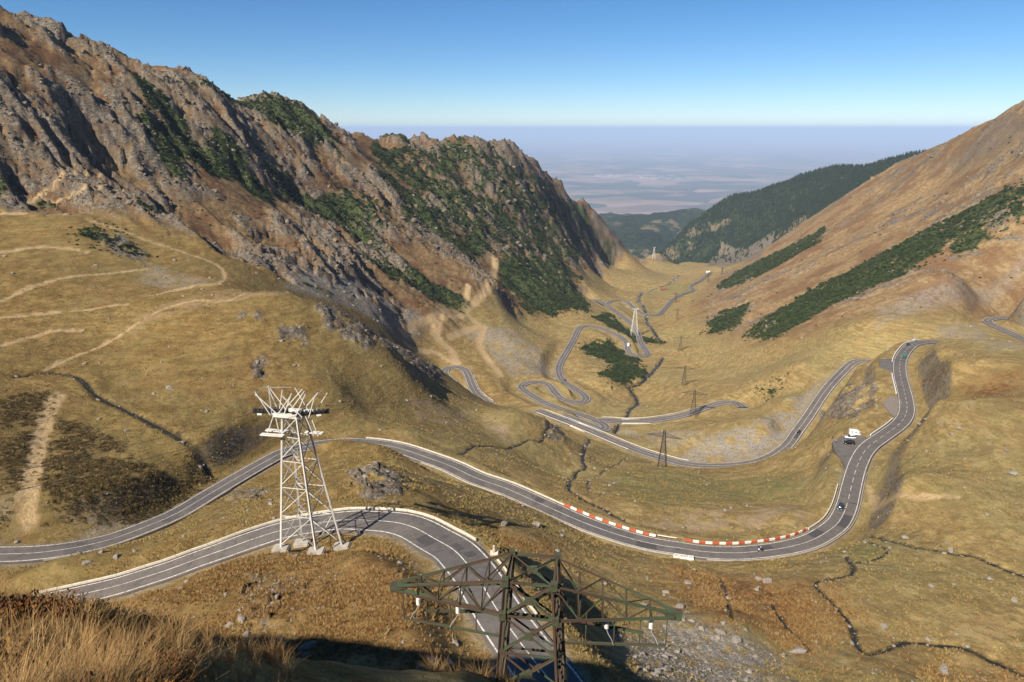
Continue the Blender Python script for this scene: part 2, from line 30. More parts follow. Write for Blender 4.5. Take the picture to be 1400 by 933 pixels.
ROADS = {
 'road_upper': [(8.16, 59.53, -65.0, 7.0), (5.55, 67.06, -65.77, 7.0), (3.31, 71.78, -66.27, 7.0), (1.19, 76.26, -66.75, 7.0), (-1.92, 83.34, -67.5, 7.0), (-4.47, 90.71, -68.67, 7.23), (-5.82, 94.46, -69.27, 7.35), (-7.78, 98.92, -70.0, 7.5), (-10.28, 103.62, -70.71, 7.5), (-14.14, 108.18, -71.5, 7.5), (-18.13, 112.78, -72.31, 7.34), (-22.26, 115.88, -73.0, 7.2), (-27.61, 118.25, -74.0, 7.0), (-33.17, 120.12, -75.0, 6.8), (-38.38, 120.64, -76.0, 6.4), (-45.78, 120.29, -77.3, 6.25), (-51.86, 118.38, -78.41, 6.12), (-57.6, 116.02, -79.5, 6.0), (-62.13, 114.81, -80.67, 6.0), (-66.65, 113.43, -81.85, 6.0), (-71.19, 112.51, -83.0, 6.0), (-75.6, 111.47, -83.98, 6.0), (-78.47, 111.11, -84.61, 6.0), (-82.55, 110.84, -85.5, 6.0), (-90.1, 110.48, -87.12, 6.0), (-98.84, 110.31, -89.0, 6.0), (-112.91, 111.06, -92.0, 6.0)],
 'road_middle': [(-138.4, 137.75, -94.0, 6.0), (-130.67, 138.36, -95.41, 6.0), (-122.15, 140.37, -97.0, 6.0), (-114.71, 142.28, -97.91, 6.0), (-107.8, 145.73, -98.82, 6.0), (-101.66, 150.94, -99.77, 6.0), (-96.31, 159.15, -100.92, 6.0), (-92.53, 167.46, -102.0, 6.0), (-89.49, 179.16, -103.23, 6.0), (-86.07, 191.79, -104.57, 6.0), (-82.47, 204.13, -105.88, 6.0), (-78.57, 214.42, -107.0, 6.0), (-70.4, 221.31, -107.85, 6.14), (-60.99, 225.38, -108.67, 6.27), (-50.54, 225.9, -109.5, 6.4), (-40.91, 223.7, -110.18, 6.49), (-30.25, 218.15, -111.0, 6.6), (-21.06, 213.16, -111.97, 6.73), (-12.13, 206.74, -112.99, 6.87), (-2.43, 201.88, -114.0, 7.0), (6.64, 195.89, -115.01, 6.87), (13.7, 190.99, -115.8, 6.76), (19.21, 187.29, -116.42, 6.68), (24.59, 184.09, -117.0, 6.6), (32.15, 180.08, -117.62, 6.48), (39.2, 177.27, -118.17, 6.37), (45.69, 175.74, -118.66, 6.27), (50.36, 175.13, -119.0, 6.2), (56.23, 174.22, -119.48, 6.2), (65.74, 174.64, -120.25, 6.2), (74.78, 176.69, -121.0, 6.2), (84.44, 179.9, -121.72, 6.23), (94.02, 184.93, -122.49, 6.26), (104.88, 194.02, -123.5, 6.3), (111.0, 201.41, -124.07, 6.3), (116.28, 209.37, -124.65, 6.3), (120.29, 216.11, -125.12, 6.3), (127.8, 228.85, -126.0, 6.3), (134.68, 240.05, -126.73, 6.3), (140.35, 248.58, -127.3, 6.3), (146.08, 256.46, -127.84, 6.3), (152.79, 264.21, -128.41, 6.3), (160.4, 271.55, -129.0, 6.3), (176.82, 287.92, -130.7, 6.34), (186.78, 299.59, -131.82, 6.37), (195.79, 313.01, -133.0, 6.4), (205.0, 330.34, -134.19, 6.46), (214.32, 349.42, -135.47, 6.52), (225.29, 372.09, -137.0, 6.6), (236.84, 393.75, -138.32, 6.6), (247.2, 410.81, -139.39, 6.6), (260.48, 429.5, -140.62, 6.6), (277.07, 449.12, -142.0, 6.6), (296.75, 463.85, -144.75, 6.6), (316.15, 469.3, -147.0, 6.6)],
 'road_hairpin_right': [(494.75, 570.23, -160.0, 6.4), (459.86, 566.88, -157.1, 6.47), (438.45, 563.93, -155.31, 6.52), (417.79, 559.93, -153.56, 6.56), (401.37, 550.77, -152.0, 6.6), (391.26, 541.32, -151.26, 6.56), (386.11, 527.62, -150.49, 6.52), (382.38, 507.25, -149.39, 6.47), (377.82, 481.53, -148.0, 6.4), (370.77, 444.32, -146.0, 6.4)],
 'road_lower': [(280.45, 480.32, -167.0, 6.4), (271.37, 488.98, -168.25, 6.4), (264.57, 492.98, -169.04, 6.4), (256.26, 488.11, -170.0, 6.4), (248.27, 479.98, -171.5, 6.4), (229.35, 458.7, -174.48, 6.37), (214.16, 439.8, -177.02, 6.35), (194.65, 413.63, -180.43, 6.32), (179.58, 394.28, -183.0, 6.3), (171.03, 382.66, -184.0, 6.27), (164.17, 375.04, -184.71, 6.26), (151.33, 364.79, -185.85, 6.23), (135.78, 359.16, -187.0, 6.2), (116.32, 360.71, -189.0, 6.2), (102.77, 366.35, -190.5, 6.2), (92.39, 374.62, -191.35, 6.24), (81.89, 384.83, -192.29, 6.29), (70.49, 399.11, -193.46, 6.35), (60.94, 412.22, -194.5, 6.4), (47.18, 431.64, -196.21, 6.4), (32.01, 451.3, -198.0, 6.4), (19.03, 469.31, -200.0, 6.4)],
 'road_loop': [(-17.21, 496.49, -206.0, 6.4), (-23.33, 506.09, -205.58, 6.43), (-29.14, 517.53, -205.11, 6.46), (-33.24, 532.59, -204.54, 6.5), (-37.13, 551.74, -203.82, 6.55), (-40.51, 565.19, -203.31, 6.58), (-45.49, 572.0, -203.0, 6.6), (-52.35, 576.3, -203.49, 6.6), (-57.91, 572.56, -203.89, 6.6), (-59.43, 564.39, -204.39, 6.6), (-56.33, 554.9, -204.98, 6.6), (-50.41, 544.31, -205.71, 6.6), (-39.84, 525.56, -207.0, 6.6), (-28.16, 508.62, -208.5, 6.4)],
 'road_valley': [(37.11, 456.55, -198.0, 6.0), (46.61, 449.88, -199.36, 6.14), (55.48, 444.38, -200.59, 6.26), (61.6, 439.07, -201.55, 6.35), (65.34, 440.06, -202.0, 6.4), (66.34, 447.55, -202.59, 6.38), (61.94, 458.59, -203.52, 6.35), (51.56, 472.36, -204.86, 6.3), (37.81, 487.29, -206.44, 6.25), (26.16, 503.58, -208.0, 6.2), (13.95, 527.59, -209.75, 6.29), (8.11, 543.88, -210.87, 6.34), (9.5, 553.35, -211.49, 6.37), (14.71, 559.15, -212.0, 6.4), (23.13, 561.88, -212.69, 6.4), (31.6, 557.55, -213.44, 6.4), (36.2, 543.22, -214.62, 6.4), (41.04, 531.59, -215.61, 6.4), (48.88, 526.18, -216.36, 6.4), (57.09, 526.16, -217.0, 6.4), (62.08, 533.13, -217.56, 6.39), (61.86, 545.94, -218.39, 6.37), (55.16, 565.9, -219.76, 6.33), (47.49, 585.02, -221.1, 6.3), (44.9, 611.15, -222.8, 6.25), (47.54, 644.92, -225.0, 6.2), (57.59, 690.0, -227.14, 6.25), (71.56, 751.33, -230.05, 6.33), (80.23, 794.29, -232.07, 6.38), (89.58, 811.98, -233.0, 6.4), (106.55, 809.75, -234.24, 6.4), (119.08, 795.35, -235.63, 6.4), (129.76, 777.46, -237.14, 6.4), (133.35, 758.65, -238.52, 6.4), (131.43, 738.38, -240.0, 6.4), (134.2, 724.8, -241.18, 6.48), (142.51, 720.72, -241.97, 6.53), (151.46, 728.97, -243.0, 6.6), (154.38, 742.03, -243.82, 6.57), (154.65, 765.8, -245.29, 6.52), (156.05, 794.75, -247.07, 6.46), (159.88, 825.86, -249.0, 6.4), (162.9, 869.52, -251.53, 6.4), (160.34, 912.9, -254.04, 6.4), (154.47, 968.51, -257.28, 6.4), (145.23, 1027.96, -260.75, 6.4), (134.97, 1065.42, -263.0, 6.4), (122.07, 1075.99, -265.0, 6.4)],
 'road_valley_floor': [(148.44, 1042.36, -265.0, 6.4), (157.66, 1070.51, -266.68, 6.4), (172.59, 1088.17, -268.0, 6.4), (186.86, 1079.72, -268.98, 6.4), (193.8, 1043.24, -271.17, 6.4), (205.85, 1014.57, -273.0, 6.4), (226.3, 1020.59, -274.62, 6.4), (247.52, 1073.09, -278.92, 6.4), (280.18, 1161.55, -286.07, 6.4), (302.81, 1207.98, -290.0, 6.4), (328.05, 1250.26, -293.81, 6.29), (349.55, 1285.34, -297.0, 6.2), (363.48, 1355.56, -304.12, 6.2), (405.96, 1446.37, -314.0, 6.2), (442.84, 1538.9, -323.83, 6.2), (486.43, 1643.86, -335.0, 6.2)],
 'road_bridge': [(61.86, 457.9, -203.5, 6.2), (69.44, 458.83, -203.33, 6.2), (83.94, 456.13, -203.0, 6.2), (100.89, 456.13, -202.14, 6.2), (122.55, 461.46, -201.0, 6.2), (138.28, 469.91, -199.96, 6.2), (152.51, 478.18, -199.0, 6.2), (162.47, 480.42, -197.9, 6.2), (169.15, 475.51, -197.0, 6.2), (169.31, 463.02, -195.0, 6.2)],
}
TRACKS = [
 (1.4, [(-210.9, 267.9), (-209.4, 281.1), (-206.3, 293.2), (-196.9, 299.0)]),
 (1.4, [(-337.3, 458.7), (-326.9, 475.9), (-302.4, 487.5), (-289.9, 520.7)]),
 (1.3, [(-290.4, 384.6), (-276.0, 400.8), (-253.1, 404.7)]),
 (1.4, [(-187.2, 343.9), (-182.5, 357.7), (-167.0, 381.8)]),
 (1.2, [(-179.4, 246.6), (-180.3, 261.1), (-180.6, 276.2), (-179.7, 291.2)]),
 (3.0, [(-92.7, 568.8), (-73.7, 594.7), (-58.8, 590.4)]),
 (2.6, [(0.0, 842.6), (29.8, 910.8), (67.1, 1026.6)]),
 (5.0, [(-74.7, 693.0), (-66.4, 673.7), (-70.6, 647.5), (-73.3, 624.5), (-65.6, 614.4), (-56.2, 607.4), (-50.4, 585.0)]),
 (4.2, [(-98.1, 584.8), (-87.1, 626.5), (-69.0, 653.7), (-46.5, 701.3), (-13.2, 802.3), (-23.2, 817.8), (-23.2, 894.4)]),
 (3.6, [(-60.7, 629.6), (-47.7, 657.1), (-30.2, 678.1), (-32.6, 645.7), (-24.3, 614.2), (-9.6, 562.1)]),
 (3.4, [(-48.7, 742.1), (-49.4, 698.4), (-37.9, 681.5), (-28.7, 677.9)]),
 (1.4, [(-242.3, 314.2), (-241.1, 339.0), (-236.8, 362.2), (-217.2, 400.0)]),
 (1.1, [(-232.5, 299.4), (-220.0, 310.4), (-196.9, 324.0), (-189.8, 325.4)]),
 (1.2, [(-189.0, 343.8), (-175.1, 363.1), (-167.5, 381.0), (-187.8, 433.5), (-216.9, 447.0), (-249.2, 447.6), (-277.4, 448.7)]),
 (1.6, [(-325.3, 438.7), (-304.3, 449.1), (-287.2, 451.7)]),
 (1.6, [(-328.8, 475.2), (-319.1, 500.9), (-304.6, 530.9)]),
 (2.6, [(-161.2, 225.3), (-150.7, 201.9), (-133.5, 171.4), (-122.2, 151.9)]),
 (0.8, [(-179.7, 291.2), (-171.2, 308.3), (-156.8, 323.1), (-135.4, 332.9), (-150.9, 446.6)]),
 (1.2, [(131.7, 224.9), (121.7, 196.4), (125.9, 186.1), (135.1, 183.3)]),
]
STREAMS = [
 (2.4, [(-181.9, 234.5), (-177.8, 244.1), (-165.4, 243.7), (-151.5, 231.0), (-135.1, 219.9), (-119.2, 208.5), (-106.4, 199.0), (-97.7, 194.3), (-94.3, 192.0)]),
 (2.0, [(39.1, 189.5), (35.7, 194.9), (31.7, 203.5), (27.8, 208.8), (23.5, 216.2), (21.3, 227.1), (28.2, 277.3), (34.5, 289.3), (35.3, 307.6), (45.3, 373.5), (49.9, 400.6)]),
 (1.3, [(-19.4, 227.6), (-9.3, 262.9), (7.0, 298.4), (16.5, 313.7), (31.0, 420.2)]),
 (4.0, [(71.2, 434.2), (95.9, 517.0), (109.2, 549.6), (110.1, 576.5), (110.4, 594.3), (126.1, 613.1), (154.1, 679.1), (167.1, 717.5)]),
 (5.0, [(186.1, 804.7), (184.4, 845.9), (192.1, 933.2), (212.4, 1061.3), (222.8, 1162.9), (279.4, 1361.4), (344.7, 1453.0), (410.8, 1653.9)]),
 (1.3, [(102.2, 105.5), (98.9, 106.6), (96.1, 110.6), (93.0, 114.8), (86.3, 116.3), (80.8, 116.0), (74.6, 111.9), (70.8, 110.3), (69.7, 113.3), (71.9, 119.8), (72.0, 124.8), (70.9, 131.3), (71.1, 136.1), (77.4, 139.5), (82.7, 142.4), (85.5, 146.7), (89.3, 157.2)]),
 (1.5, [(105.4, 181.9), (106.3, 172.5), (108.1, 161.8), (114.2, 155.8), (120.3, 153.5), (124.0, 147.9), (128.9, 142.2)]),
 (0.7, [(46.2, 153.9), (48.0, 147.1), (50.8, 141.3), (47.9, 127.3), (45.2, 116.7)]),
 (0.9, [(57.7, 127.3), (57.6, 120.9), (58.7, 116.0), (59.1, 111.4)]),
 (0.6, [(70.1, 360.6), (47.7, 298.7), (39.6, 278.4), (31.5, 252.2), (28.6, 223.7)]),
 (0.8, [(102.3, 172.7), (101.9, 164.7), (101.0, 158.5), (95.0, 153.7), (88.0, 149.9)]),
]
COVER = {
 'pine': [
  (0.62, [(0.0, 1263.7), (64.8, 1377.8), (169.2, 1591.1), (264.8, 1640.6), (154.6, 1433.9), (89.5, 1191.7), (51.9, 1227.2)]),
  (1.0, [(-9.9, 921.0), (72.3, 1117.9), (109.4, 1049.1), (103.0, 903.1), (46.3, 833.6), (13.9, 838.9), (-18.5, 847.2)]),
  (0.62, [(-200.9, 1002.3), (-74.2, 1202.1), (0.0, 1255.6), (66.4, 1252.5), (121.9, 1255.7), (111.8, 1073.4), (52.2, 1076.1), (-9.9, 916.8), (-56.3, 871.8), (-122.7, 822.0), (-158.8, 892.5)]),
  (0.75, [(-325.2, 899.1), (-286.9, 930.3), (-220.3, 912.3), (-234.6, 841.9), (-280.2, 831.5)]),
  (0.8, [(-163.3, 691.4), (-109.8, 723.9), (-73.8, 709.2), (-83.0, 687.2), (-131.5, 672.9)]),
  (0.6, [(-331.5, 885.4), (-306.7, 795.2), (-344.7, 762.7)]),
  (0.9, [(73.9, 713.0), (111.8, 767.2), (118.2, 739.4), (136.7, 720.2), (129.7, 624.6), (114.4, 602.3), (91.0, 574.8), (83.3, 598.8), (101.5, 648.0)]),
  (0.95, [(109.0, 876.4), (139.4, 896.0), (152.9, 844.9), (184.2, 800.2), (175.1, 778.8), (135.9, 798.8), (121.4, 837.7)]),
  (0.9, [(118.6, 906.8), (142.2, 950.7), (144.0, 912.7), (122.7, 876.1)]),
  (0.85, [(248.7, 698.1), (301.1, 755.7), (367.0, 781.2), (427.4, 777.1), (488.4, 765.7), (541.5, 740.2), (521.1, 707.3), (461.1, 695.6), (394.5, 672.3), (332.3, 657.0), (285.5, 649.8), (257.4, 637.9)]),
  (0.6, [(447.4, 757.8), (519.2, 704.3), (495.9, 666.3), (432.2, 666.9)]),
  (0.9, [(232.4, 787.3), (278.3, 882.3), (312.5, 859.2), (276.7, 790.9), (254.0, 758.6)]),
  (0.9, [(372.3, 1223.1), (452.2, 1342.6), (493.2, 1270.4), (554.6, 1211.2), (476.7, 1057.4), (418.6, 1071.3), (374.0, 1102.6)]),
  (0.5, [(190.5, 488.8), (206.7, 489.7), (208.3, 479.7), (186.9, 463.3)]),
  (0.45, [(-265.4, 453.2), (-230.0, 425.9), (-239.9, 411.2), (-275.9, 422.8)]),
  (0.4, [(-216.7, 798.8), (-160.0, 844.2), (-117.2, 779.6), (-153.4, 714.8)]),
 ],
 'scree': [
  (1.0, [(-176.4, 529.9), (-147.8, 589.6), (-98.5, 636.7), (-81.1, 634.2), (-97.3, 560.3), (-132.0, 519.8), (-154.2, 456.8)]),
  (0.95, [(99.6, 373.3), (120.1, 393.3), (159.5, 403.0), (214.2, 455.0), (225.7, 464.7), (177.4, 393.8), (146.9, 364.6), (112.4, 363.8)]),
  (0.7, [(-57.9, 648.9), (0.0, 702.0), (29.9, 662.5), (41.0, 598.6), (0.0, 567.9), (-29.1, 647.8)]),
  (0.9, [(21.9, 105.8), (34.8, 117.7), (44.1, 111.5), (50.5, 106.9), (44.4, 92.4), (17.3, 76.4)]),
  (0.6, [(315.2, 570.5), (375.4, 581.5), (481.0, 636.2), (476.1, 625.6), (351.8, 548.9), (288.5, 517.0)]),
  (0.55, [(-130.6, 153.8), (-118.1, 154.0), (-100.5, 162.5), (-97.6, 159.8), (-109.8, 148.5), (-125.8, 146.2)]),
  (0.7, [(72.0, 440.2), (90.7, 430.7), (122.7, 403.1), (101.2, 389.9), (87.7, 403.1)]),
  (0.5, [(-221.0, 412.1), (-172.1, 384.2), (-178.4, 353.3), (-206.2, 370.2)]),
  (0.5, [(326.0, 503.6), (374.6, 525.3), (292.6, 371.4), (271.5, 364.9)]),
 ],
 'rust': [
  (1.0, [(42.5, 150.8), (51.0, 144.9), (62.4, 137.2), (71.5, 138.3), (63.8, 119.0), (57.3, 107.6), (51.2, 116.6), (41.9, 116.4), (35.0, 121.7)]),
  (0.9, [(211.0, 306.8), (220.9, 302.1), (246.4, 309.6), (198.9, 245.3), (195.9, 261.5)]),
  (0.8, [(72.7, 140.9), (73.3, 122.4), (72.7, 111.1), (98.9, 106.6), (96.0, 102.9), (72.7, 105.9), (65.4, 114.1)]),
  (0.7, [(-1.7, 139.7), (11.2, 151.0), (6.9, 139.5), (0.0, 134.5)]),
  (0.55, [(-77.0, 99.7), (-63.9, 108.1), (-40.2, 108.2), (-17.7, 101.9), (-9.0, 89.1), (-5.0, 78.3), (-5.1, 63.9), (-36.0, 67.8)]),
  (0.45, [(-135.1, 559.5), (-101.8, 662.6), (-73.0, 658.5), (-108.2, 610.9)]),
 ],
 'rock': [
  (1.0, [(-97.9, 327.7), (-124.9, 489.6), (-99.8, 523.5), (-53.4, 470.0), (-47.4, 436.9), (-55.5, 349.2), (-70.5, 312.6), (-89.5, 314.5)]),
  (1.0, [(-41.7, 155.3), (-34.2, 159.8), (-25.6, 152.7), (-25.2, 139.0), (-32.0, 132.0), (-37.5, 145.5)]),
  (0.9, [(-263.4, 431.9), (-256.4, 444.0), (-228.6, 427.6), (-223.7, 408.8), (-245.2, 413.4)]),
  (0.8, [(-128.4, 308.9), (-117.2, 311.0), (-114.4, 302.0), (-125.1, 299.3)]),
  (0.8, [(-109.1, 300.8), (-96.4, 308.4), (-92.5, 293.5), (-102.8, 290.5)]),
  (0.8, [(-112.5, 272.6), (-104.4, 275.6), (-97.7, 259.6), (-103.6, 255.6)]),
  (0.6, [(-87.7, 187.4), (-67.8, 170.9), (-53.5, 137.8), (-73.7, 155.8)]),
  (0.9, [(18.3, 450.6), (35.1, 429.3), (26.1, 316.7), (16.3, 308.3)]),
  (0.7, [(205.7, 425.7), (219.4, 408.5), (200.0, 344.3), (169.1, 309.0), (180.6, 361.4)]),
  (0.8, [(813.0, 2657.8), (894.2, 2325.4), (514.4, 1400.7), (518.4, 1705.7), (596.8, 2076.7)]),
  (0.5, [(-46.0, 99.2), (-30.1, 92.1), (-27.6, 79.4), (-38.9, 81.7)]),
 ],
 'bare': [  # bare ground, plus sunlight painted on the knoll crest
  (0.4, [(-180.4, 298.8), (-174.5, 314.9), (-161.0, 332.5), (-151.2, 372.6), (-153.4, 454.2), (-112.7, 332.6), (-131.6, 322.8), (-151.5, 312.4), (-167.1, 299.7)]),  # knoll crest: sunlit brightness painted in as paler ground, not bare soil
  (1.0, [(-15.3, 328.4), (-3.7, 314.9), (0.0, 299.2), (-3.4, 286.4), (-10.4, 296.8)]),
  (0.8, [(43.3, 196.9), (65.7, 207.5), (104.8, 216.1), (96.7, 198.2), (60.9, 190.5), (44.5, 191.1)]),
  (0.6, [(-47.3, 293.0), (-19.8, 342.1), (-27.0, 289.8), (-44.4, 273.2)]),
 ],
 'heath': [
  (1.0, [(-172.1, 213.3), (-168.2, 229.3), (-160.0, 222.1), (-138.9, 180.7), (-124.3, 152.5), (-127.3, 148.6)]),
  (0.9, [(-144.9, 198.0), (-148.6, 209.6), (-109.5, 184.4), (-91.7, 192.5), (-93.3, 164.3), (-118.6, 151.7), (-131.9, 171.7)]),
 ],
 'green': [
  (0.9, [(103.8, 181.6), (102.8, 161.0), (94.8, 151.9), (88.6, 151.0), (91.6, 164.0)]),
  (0.8, [(127.4, 188.9), (137.0, 186.4), (134.0, 181.5), (125.1, 184.6)]),
  (0.7, [(211.0, 306.8), (219.0, 298.9), (205.9, 271.1), (192.0, 264.5)]),
  (0.7, [(346.7, 1476.0), (365.4, 1362.8), (332.6, 1236.7), (309.9, 1345.1)]),
  (0.6, [(39.7, 276.5), (73.3, 307.5), (125.6, 270.0), (108.4, 224.3), (73.9, 217.5), (41.1, 211.9)]),
 ],
}
LEFT_RIDGE = [(-411, 411), (-378, 423), (-330, 446), (-280, 461), (-206, 478), (-166, 491), (-145, 527), (-114, 571), (-72, 642), (-33, 738), (18, 813), (96, 972), (150, 1310), (265, 1632), (371, 1824), (700, 2400), (-800, 2400), (-1500, 900), (-900, 300)]
RIGHT_RIDGE = [(513, 503), (439, 574), (330, 542), (281, 585), (251, 658), (247, 837), (284, 1010), (398, 1324), (466, 1428), (617, 1592), (900, 2000), (1500, 1500), (1400, 600)]
FOREST = [(1221, 1915), (940, 1975), (769, 2043), (672, 2174), (545, 2447), (446, 2579), (200, 3500), (0, 7500), (3000, 7500), (3800, 3500)]
ST = {'up_a': 140.0, 'up_b': 50.0, 'up_c': 42.0, 'up_d': 22.0, 'mid_rail_a': 136.0, 'mid_rail_b': 214.1, 'mid_red_a': 214.1, 'mid_red_b': 246.1, 'mid_w_b': 254.1, 'mid_red2_b': 304.1, 'mid_w2': 318.1, 'mid_lot': 348.1, 'mid_near_a': 162.0, 'mid_near_b': 208.1, 'mid_nr_a': 214.1, 'mid_nr_b': 254.1, 'mid_l_a': 26.0, 'mid_l_b': 76.0, 'mid_t_a': 416.1, 'mid_t_b': 536.2, 'mid_end': 648.2, 'mid_out_a': 322.1, 'mid_out_b': 356.1, 'low_a': 32.0, 'low_b': 166.4, 'low_c': 242.6, 'low_d': 373.0, 'low_e': 310.8, 'loop_a': 60.6, 'loop_b': 2.0, 'car_mid': 328.1, 'car_low': 152.4, 'van_mid': 578.2, 'car_top': 616.2, 'car_white': 642.2, 'bike': 278.1, 'car_val': 304.3, 'van_val': 620.9, 'car_up': 34.0, 'car_up2': 74.0, 'patch_a': 52.0, 'cul': 254.1, 'bridge': 28.4, 'low_br': 328.9}
FEET = [(-42.51, 108.63, -73.5), (-35.37, 106.39, -72.6), (-31.73, 110.06, -74.0), (-40.49, 114.25, -76.0)]
LOTS = {'parking': [(138.6, 269.1, -129.4), (144.8, 274.2, -129.4), (151.4, 277.3, -129.4), (155.6, 272.8, -129.4), (160.7, 272.0, -129.4), (148.1, 260.0, -129.4), (140.8, 250.1, -129.4), (133.2, 237.9, -129.4), (130.6, 239.1, -129.4), (134.0, 251.4, -129.4), (135.2, 259.3, -129.4)], 'gravel': [(188.7, 323.0, -133.6), (198.1, 332.9, -133.6), (201.6, 328.9, -133.6), (192.7, 309.9, -133.6), (184.4, 298.5, -133.6), (185.0, 309.0, -133.6)], 'turnout': [(231.7, 407.9, -138.9), (241.7, 409.4, -138.9), (237.8, 395.4, -138.9), (228.3, 381.0, -138.9), (223.6, 391.4, -138.9)]}
BOULDERS = [(-130.4, 242.9, 2.0), (-106.8, 271.0, 1.6), (-92.6, 273.9, 1.2), (-69.1, 254.8, 1.0), (-107.4, 222.1, 1.2), (-50.4, 239.1, 0.9), (186.6, 341.3, 1.6), (194.7, 346.9, 1.2), (168.8, 259.6, 1.6), (169.9, 257.9, 1.3), (170.4, 238.0, 1.5), (60.5, 137.7, 1.7), (59.4, 140.1, 1.1), (91.2, 179.8, 0.9), (43.2, 108.8, 1.6), (40.9, 110.8, 1.2), (56.4, 110.5, 1.8), (79.2, 120.7, 1.2), (99.2, 136.8, 0.9), (83.2, 106.7, 1.6), (164.4, 200.9, 2.0), (116.8, 156.9, 1.3), (110.7, 166.9, 1.3), (42.0, 138.4, 1.3), (35.8, 121.8, 1.3), (-56.1, 100.1, 0.7), (-66.5, 97.2, 0.6), (-26.7, 73.1, 1.2), (-9.7, 67.4, 1.1), (-8.1, 69.1, 0.9), (-39.3, 82.7, 0.9), (-1.8, 146.1, 1.6), (6.4, 157.4, 1.6), (-25.9, 133.6, 0.7), (-17.1, 140.8, 0.8), (-12.9, 141.8, 0.6), (-55.5, 138.8, 1.0), (172.8, 216.8, 1.0), (28.0, 122.0, 1.0), (35.1, 131.7, 0.9), (207.1, 330.5, 0.9), (183.8, 253.2, 0.8), (-82.2, 122.2, 1.0), (-87.6, 121.0, 1.1), (-87.0, 124.9, 0.9), (-79.5, 124.2, 0.8)]
SPOT = {'red_pylon': (76.0, 311.4), 'p2': (132.4, 460.9), 'p3': (154.4, 573.7), 'p4': (189.9, 732.5), 'p5': (230.2, 916.4), 'p6': (281.0, 1138.1), 'p7': (389.5, 1329.7), 'p8': (428.0, 1369.1), 'midtower': (153.9, 823.4), 'fartower': (787.9, 3780.6), 'shed': (310.4, 1360.6), 'white_building': (476.0, 1632.2), 'statue': (-10.1, 131.1), 'lotSUV': (150.6, 277.9), 'lotwhite': (152.4, 281.3), 'camper': (154.4, 280.6), 'people': (149.4, 293.0), 'culvert': (46.7, 159.2), 'boulder': (-130.4, 242.9), 'headshadow': (2.1, 143.4), 'tl': (-42.9, 109.7), 'tf': (-35.6, 107.0), 'tr': (-31.9, 110.7), 'tb': (-40.6, 114.6)}
PARK = {'suv': (143.92, 265.53), 'white': (147.43, 271.66), 'home': (151.31, 275.75), 'p1': (137.7, 271.29), 'p2': (139.61, 271.29), 'p3': (139.41, 267.67)}
# ------------------------------------------------------------------ numeric helpers
_rng = np.random.RandomState(7)
_perm = np.concatenate([_rng.permutation(256)]*2)
_gx = np.cos(_rng.rand(256)*6.28318); _gy = np.sin(np.arccos(_gx))*np.where(_rng.rand(256)>.5,1,-1)
def noise(x, y):
    """2-D gradient noise, about -1..1"""
    xi = np.floor(x).astype(np.int64); yi = np.floor(y).astype(np.int64)
    xf = x-xi; yf = y-yi; xi &= 255; yi &= 255
    u = xf*xf*xf*(xf*(xf*6-15)+10); v = yf*yf*yf*(yf*(yf*6-15)+10)
    def g(ix, iy, dx, dy):
        h = _perm[_perm[ix & 255]+(iy & 255)]
        return _gx[h]*dx+_gy[h]*dy
    a = g(xi, yi, xf, yf); b = g(xi+1, yi, xf-1, yf)
    c = g(xi, yi+1, xf, yf-1); d = g(xi+1, yi+1, xf-1, yf-1)
    return 1.5*(a+u*(b-a)+v*((c+u*(d-c))-(a+u*(b-a))))
def fbm(x, y, octaves=4, gain=.5):
    s = 0; a = 1.0
    for i in range(octaves):
        s = s+a*noise(x+i*17.3, y-i*9.1); x = x*2.03; y = y*2.03; a *= gain
    return s
def ridged(x, y):
    return 1-2*np.abs(noise(x, y))
def blocks(x, y, seed=0):
    """angular blocks: every cell is a tilted facet of its own height, about -1..1"""
    xi = np.floor(x).astype(np.int64); yi = np.floor(y).astype(np.int64)
    best = np.full(x.shape, 1e9); h = np.zeros(x.shape)
    r = np.random.RandomState(seed+31).rand(256, 5)
    for dx in (-1, 0, 1):
        for dy in (-1, 0, 1):
            k = _perm[_perm[(xi+dx) & 255]+((yi+dy) & 255)]; q = r[k]
            ex = x-(xi+dx+q[..., 0]); ey = y-(yi+dy+q[..., 1]); d = ex*ex+ey*ey
            m = d < best; best = np.where(m, d, best)
            h = np.where(m, (q[..., 2]*2-1)*.7+ex*(q[..., 3]-.5)*1.6+ey*(q[..., 4]-.5)*1.6, h)
    return h
def where_mask(m, fn, *arr):
    out = np.zeros(m.shape); i = np.nonzero(m > .002)
    if len(i[0]): out[i] = fn(*[a[i] for a in arr])
    return out
def smooth(a, b, x):
    t = np.clip((x-a)/(b-a), 0, 1); return t*t*(3-2*t)
def spline(pts, step):
    """Catmull-Rom through the rows of pts, resampled every `step` metres"""
    p = np.asarray(pts, float); n = len(p)
    q = np.vstack([2*p[0]-p[1], p, 2*p[-1]-p[-2]])
    out = []
    for i in range(1, n):
        p0, p1, p2, p3 = q[i-1], q[i], q[i+1], q[i+2]
        L = np.hypot(*(p2-p1)[:2]); k = max(2, int(L/step)+1)
        t = np.linspace(0, 1, k, endpoint=False)[:, None]
        out.append(.5*((2*p1)+(p2-p0)*t+(2*p0-5*p1+4*p2-p3)*t*t+(3*p1-p0-3*p2+p3)*t**3))
    out.append(p[-1:]); r = np.vstack(out)
    s = np.concatenate([[0], np.cumsum(np.hypot(*np.diff(r[:, :2], axis=0).T))])
    m = max(2, int(s[-1]/step)+1); si = np.linspace(0, s[-1], m)
    return np.column_stack([np.interp(si, s, r[:, j]) for j in range(r.shape[1])])
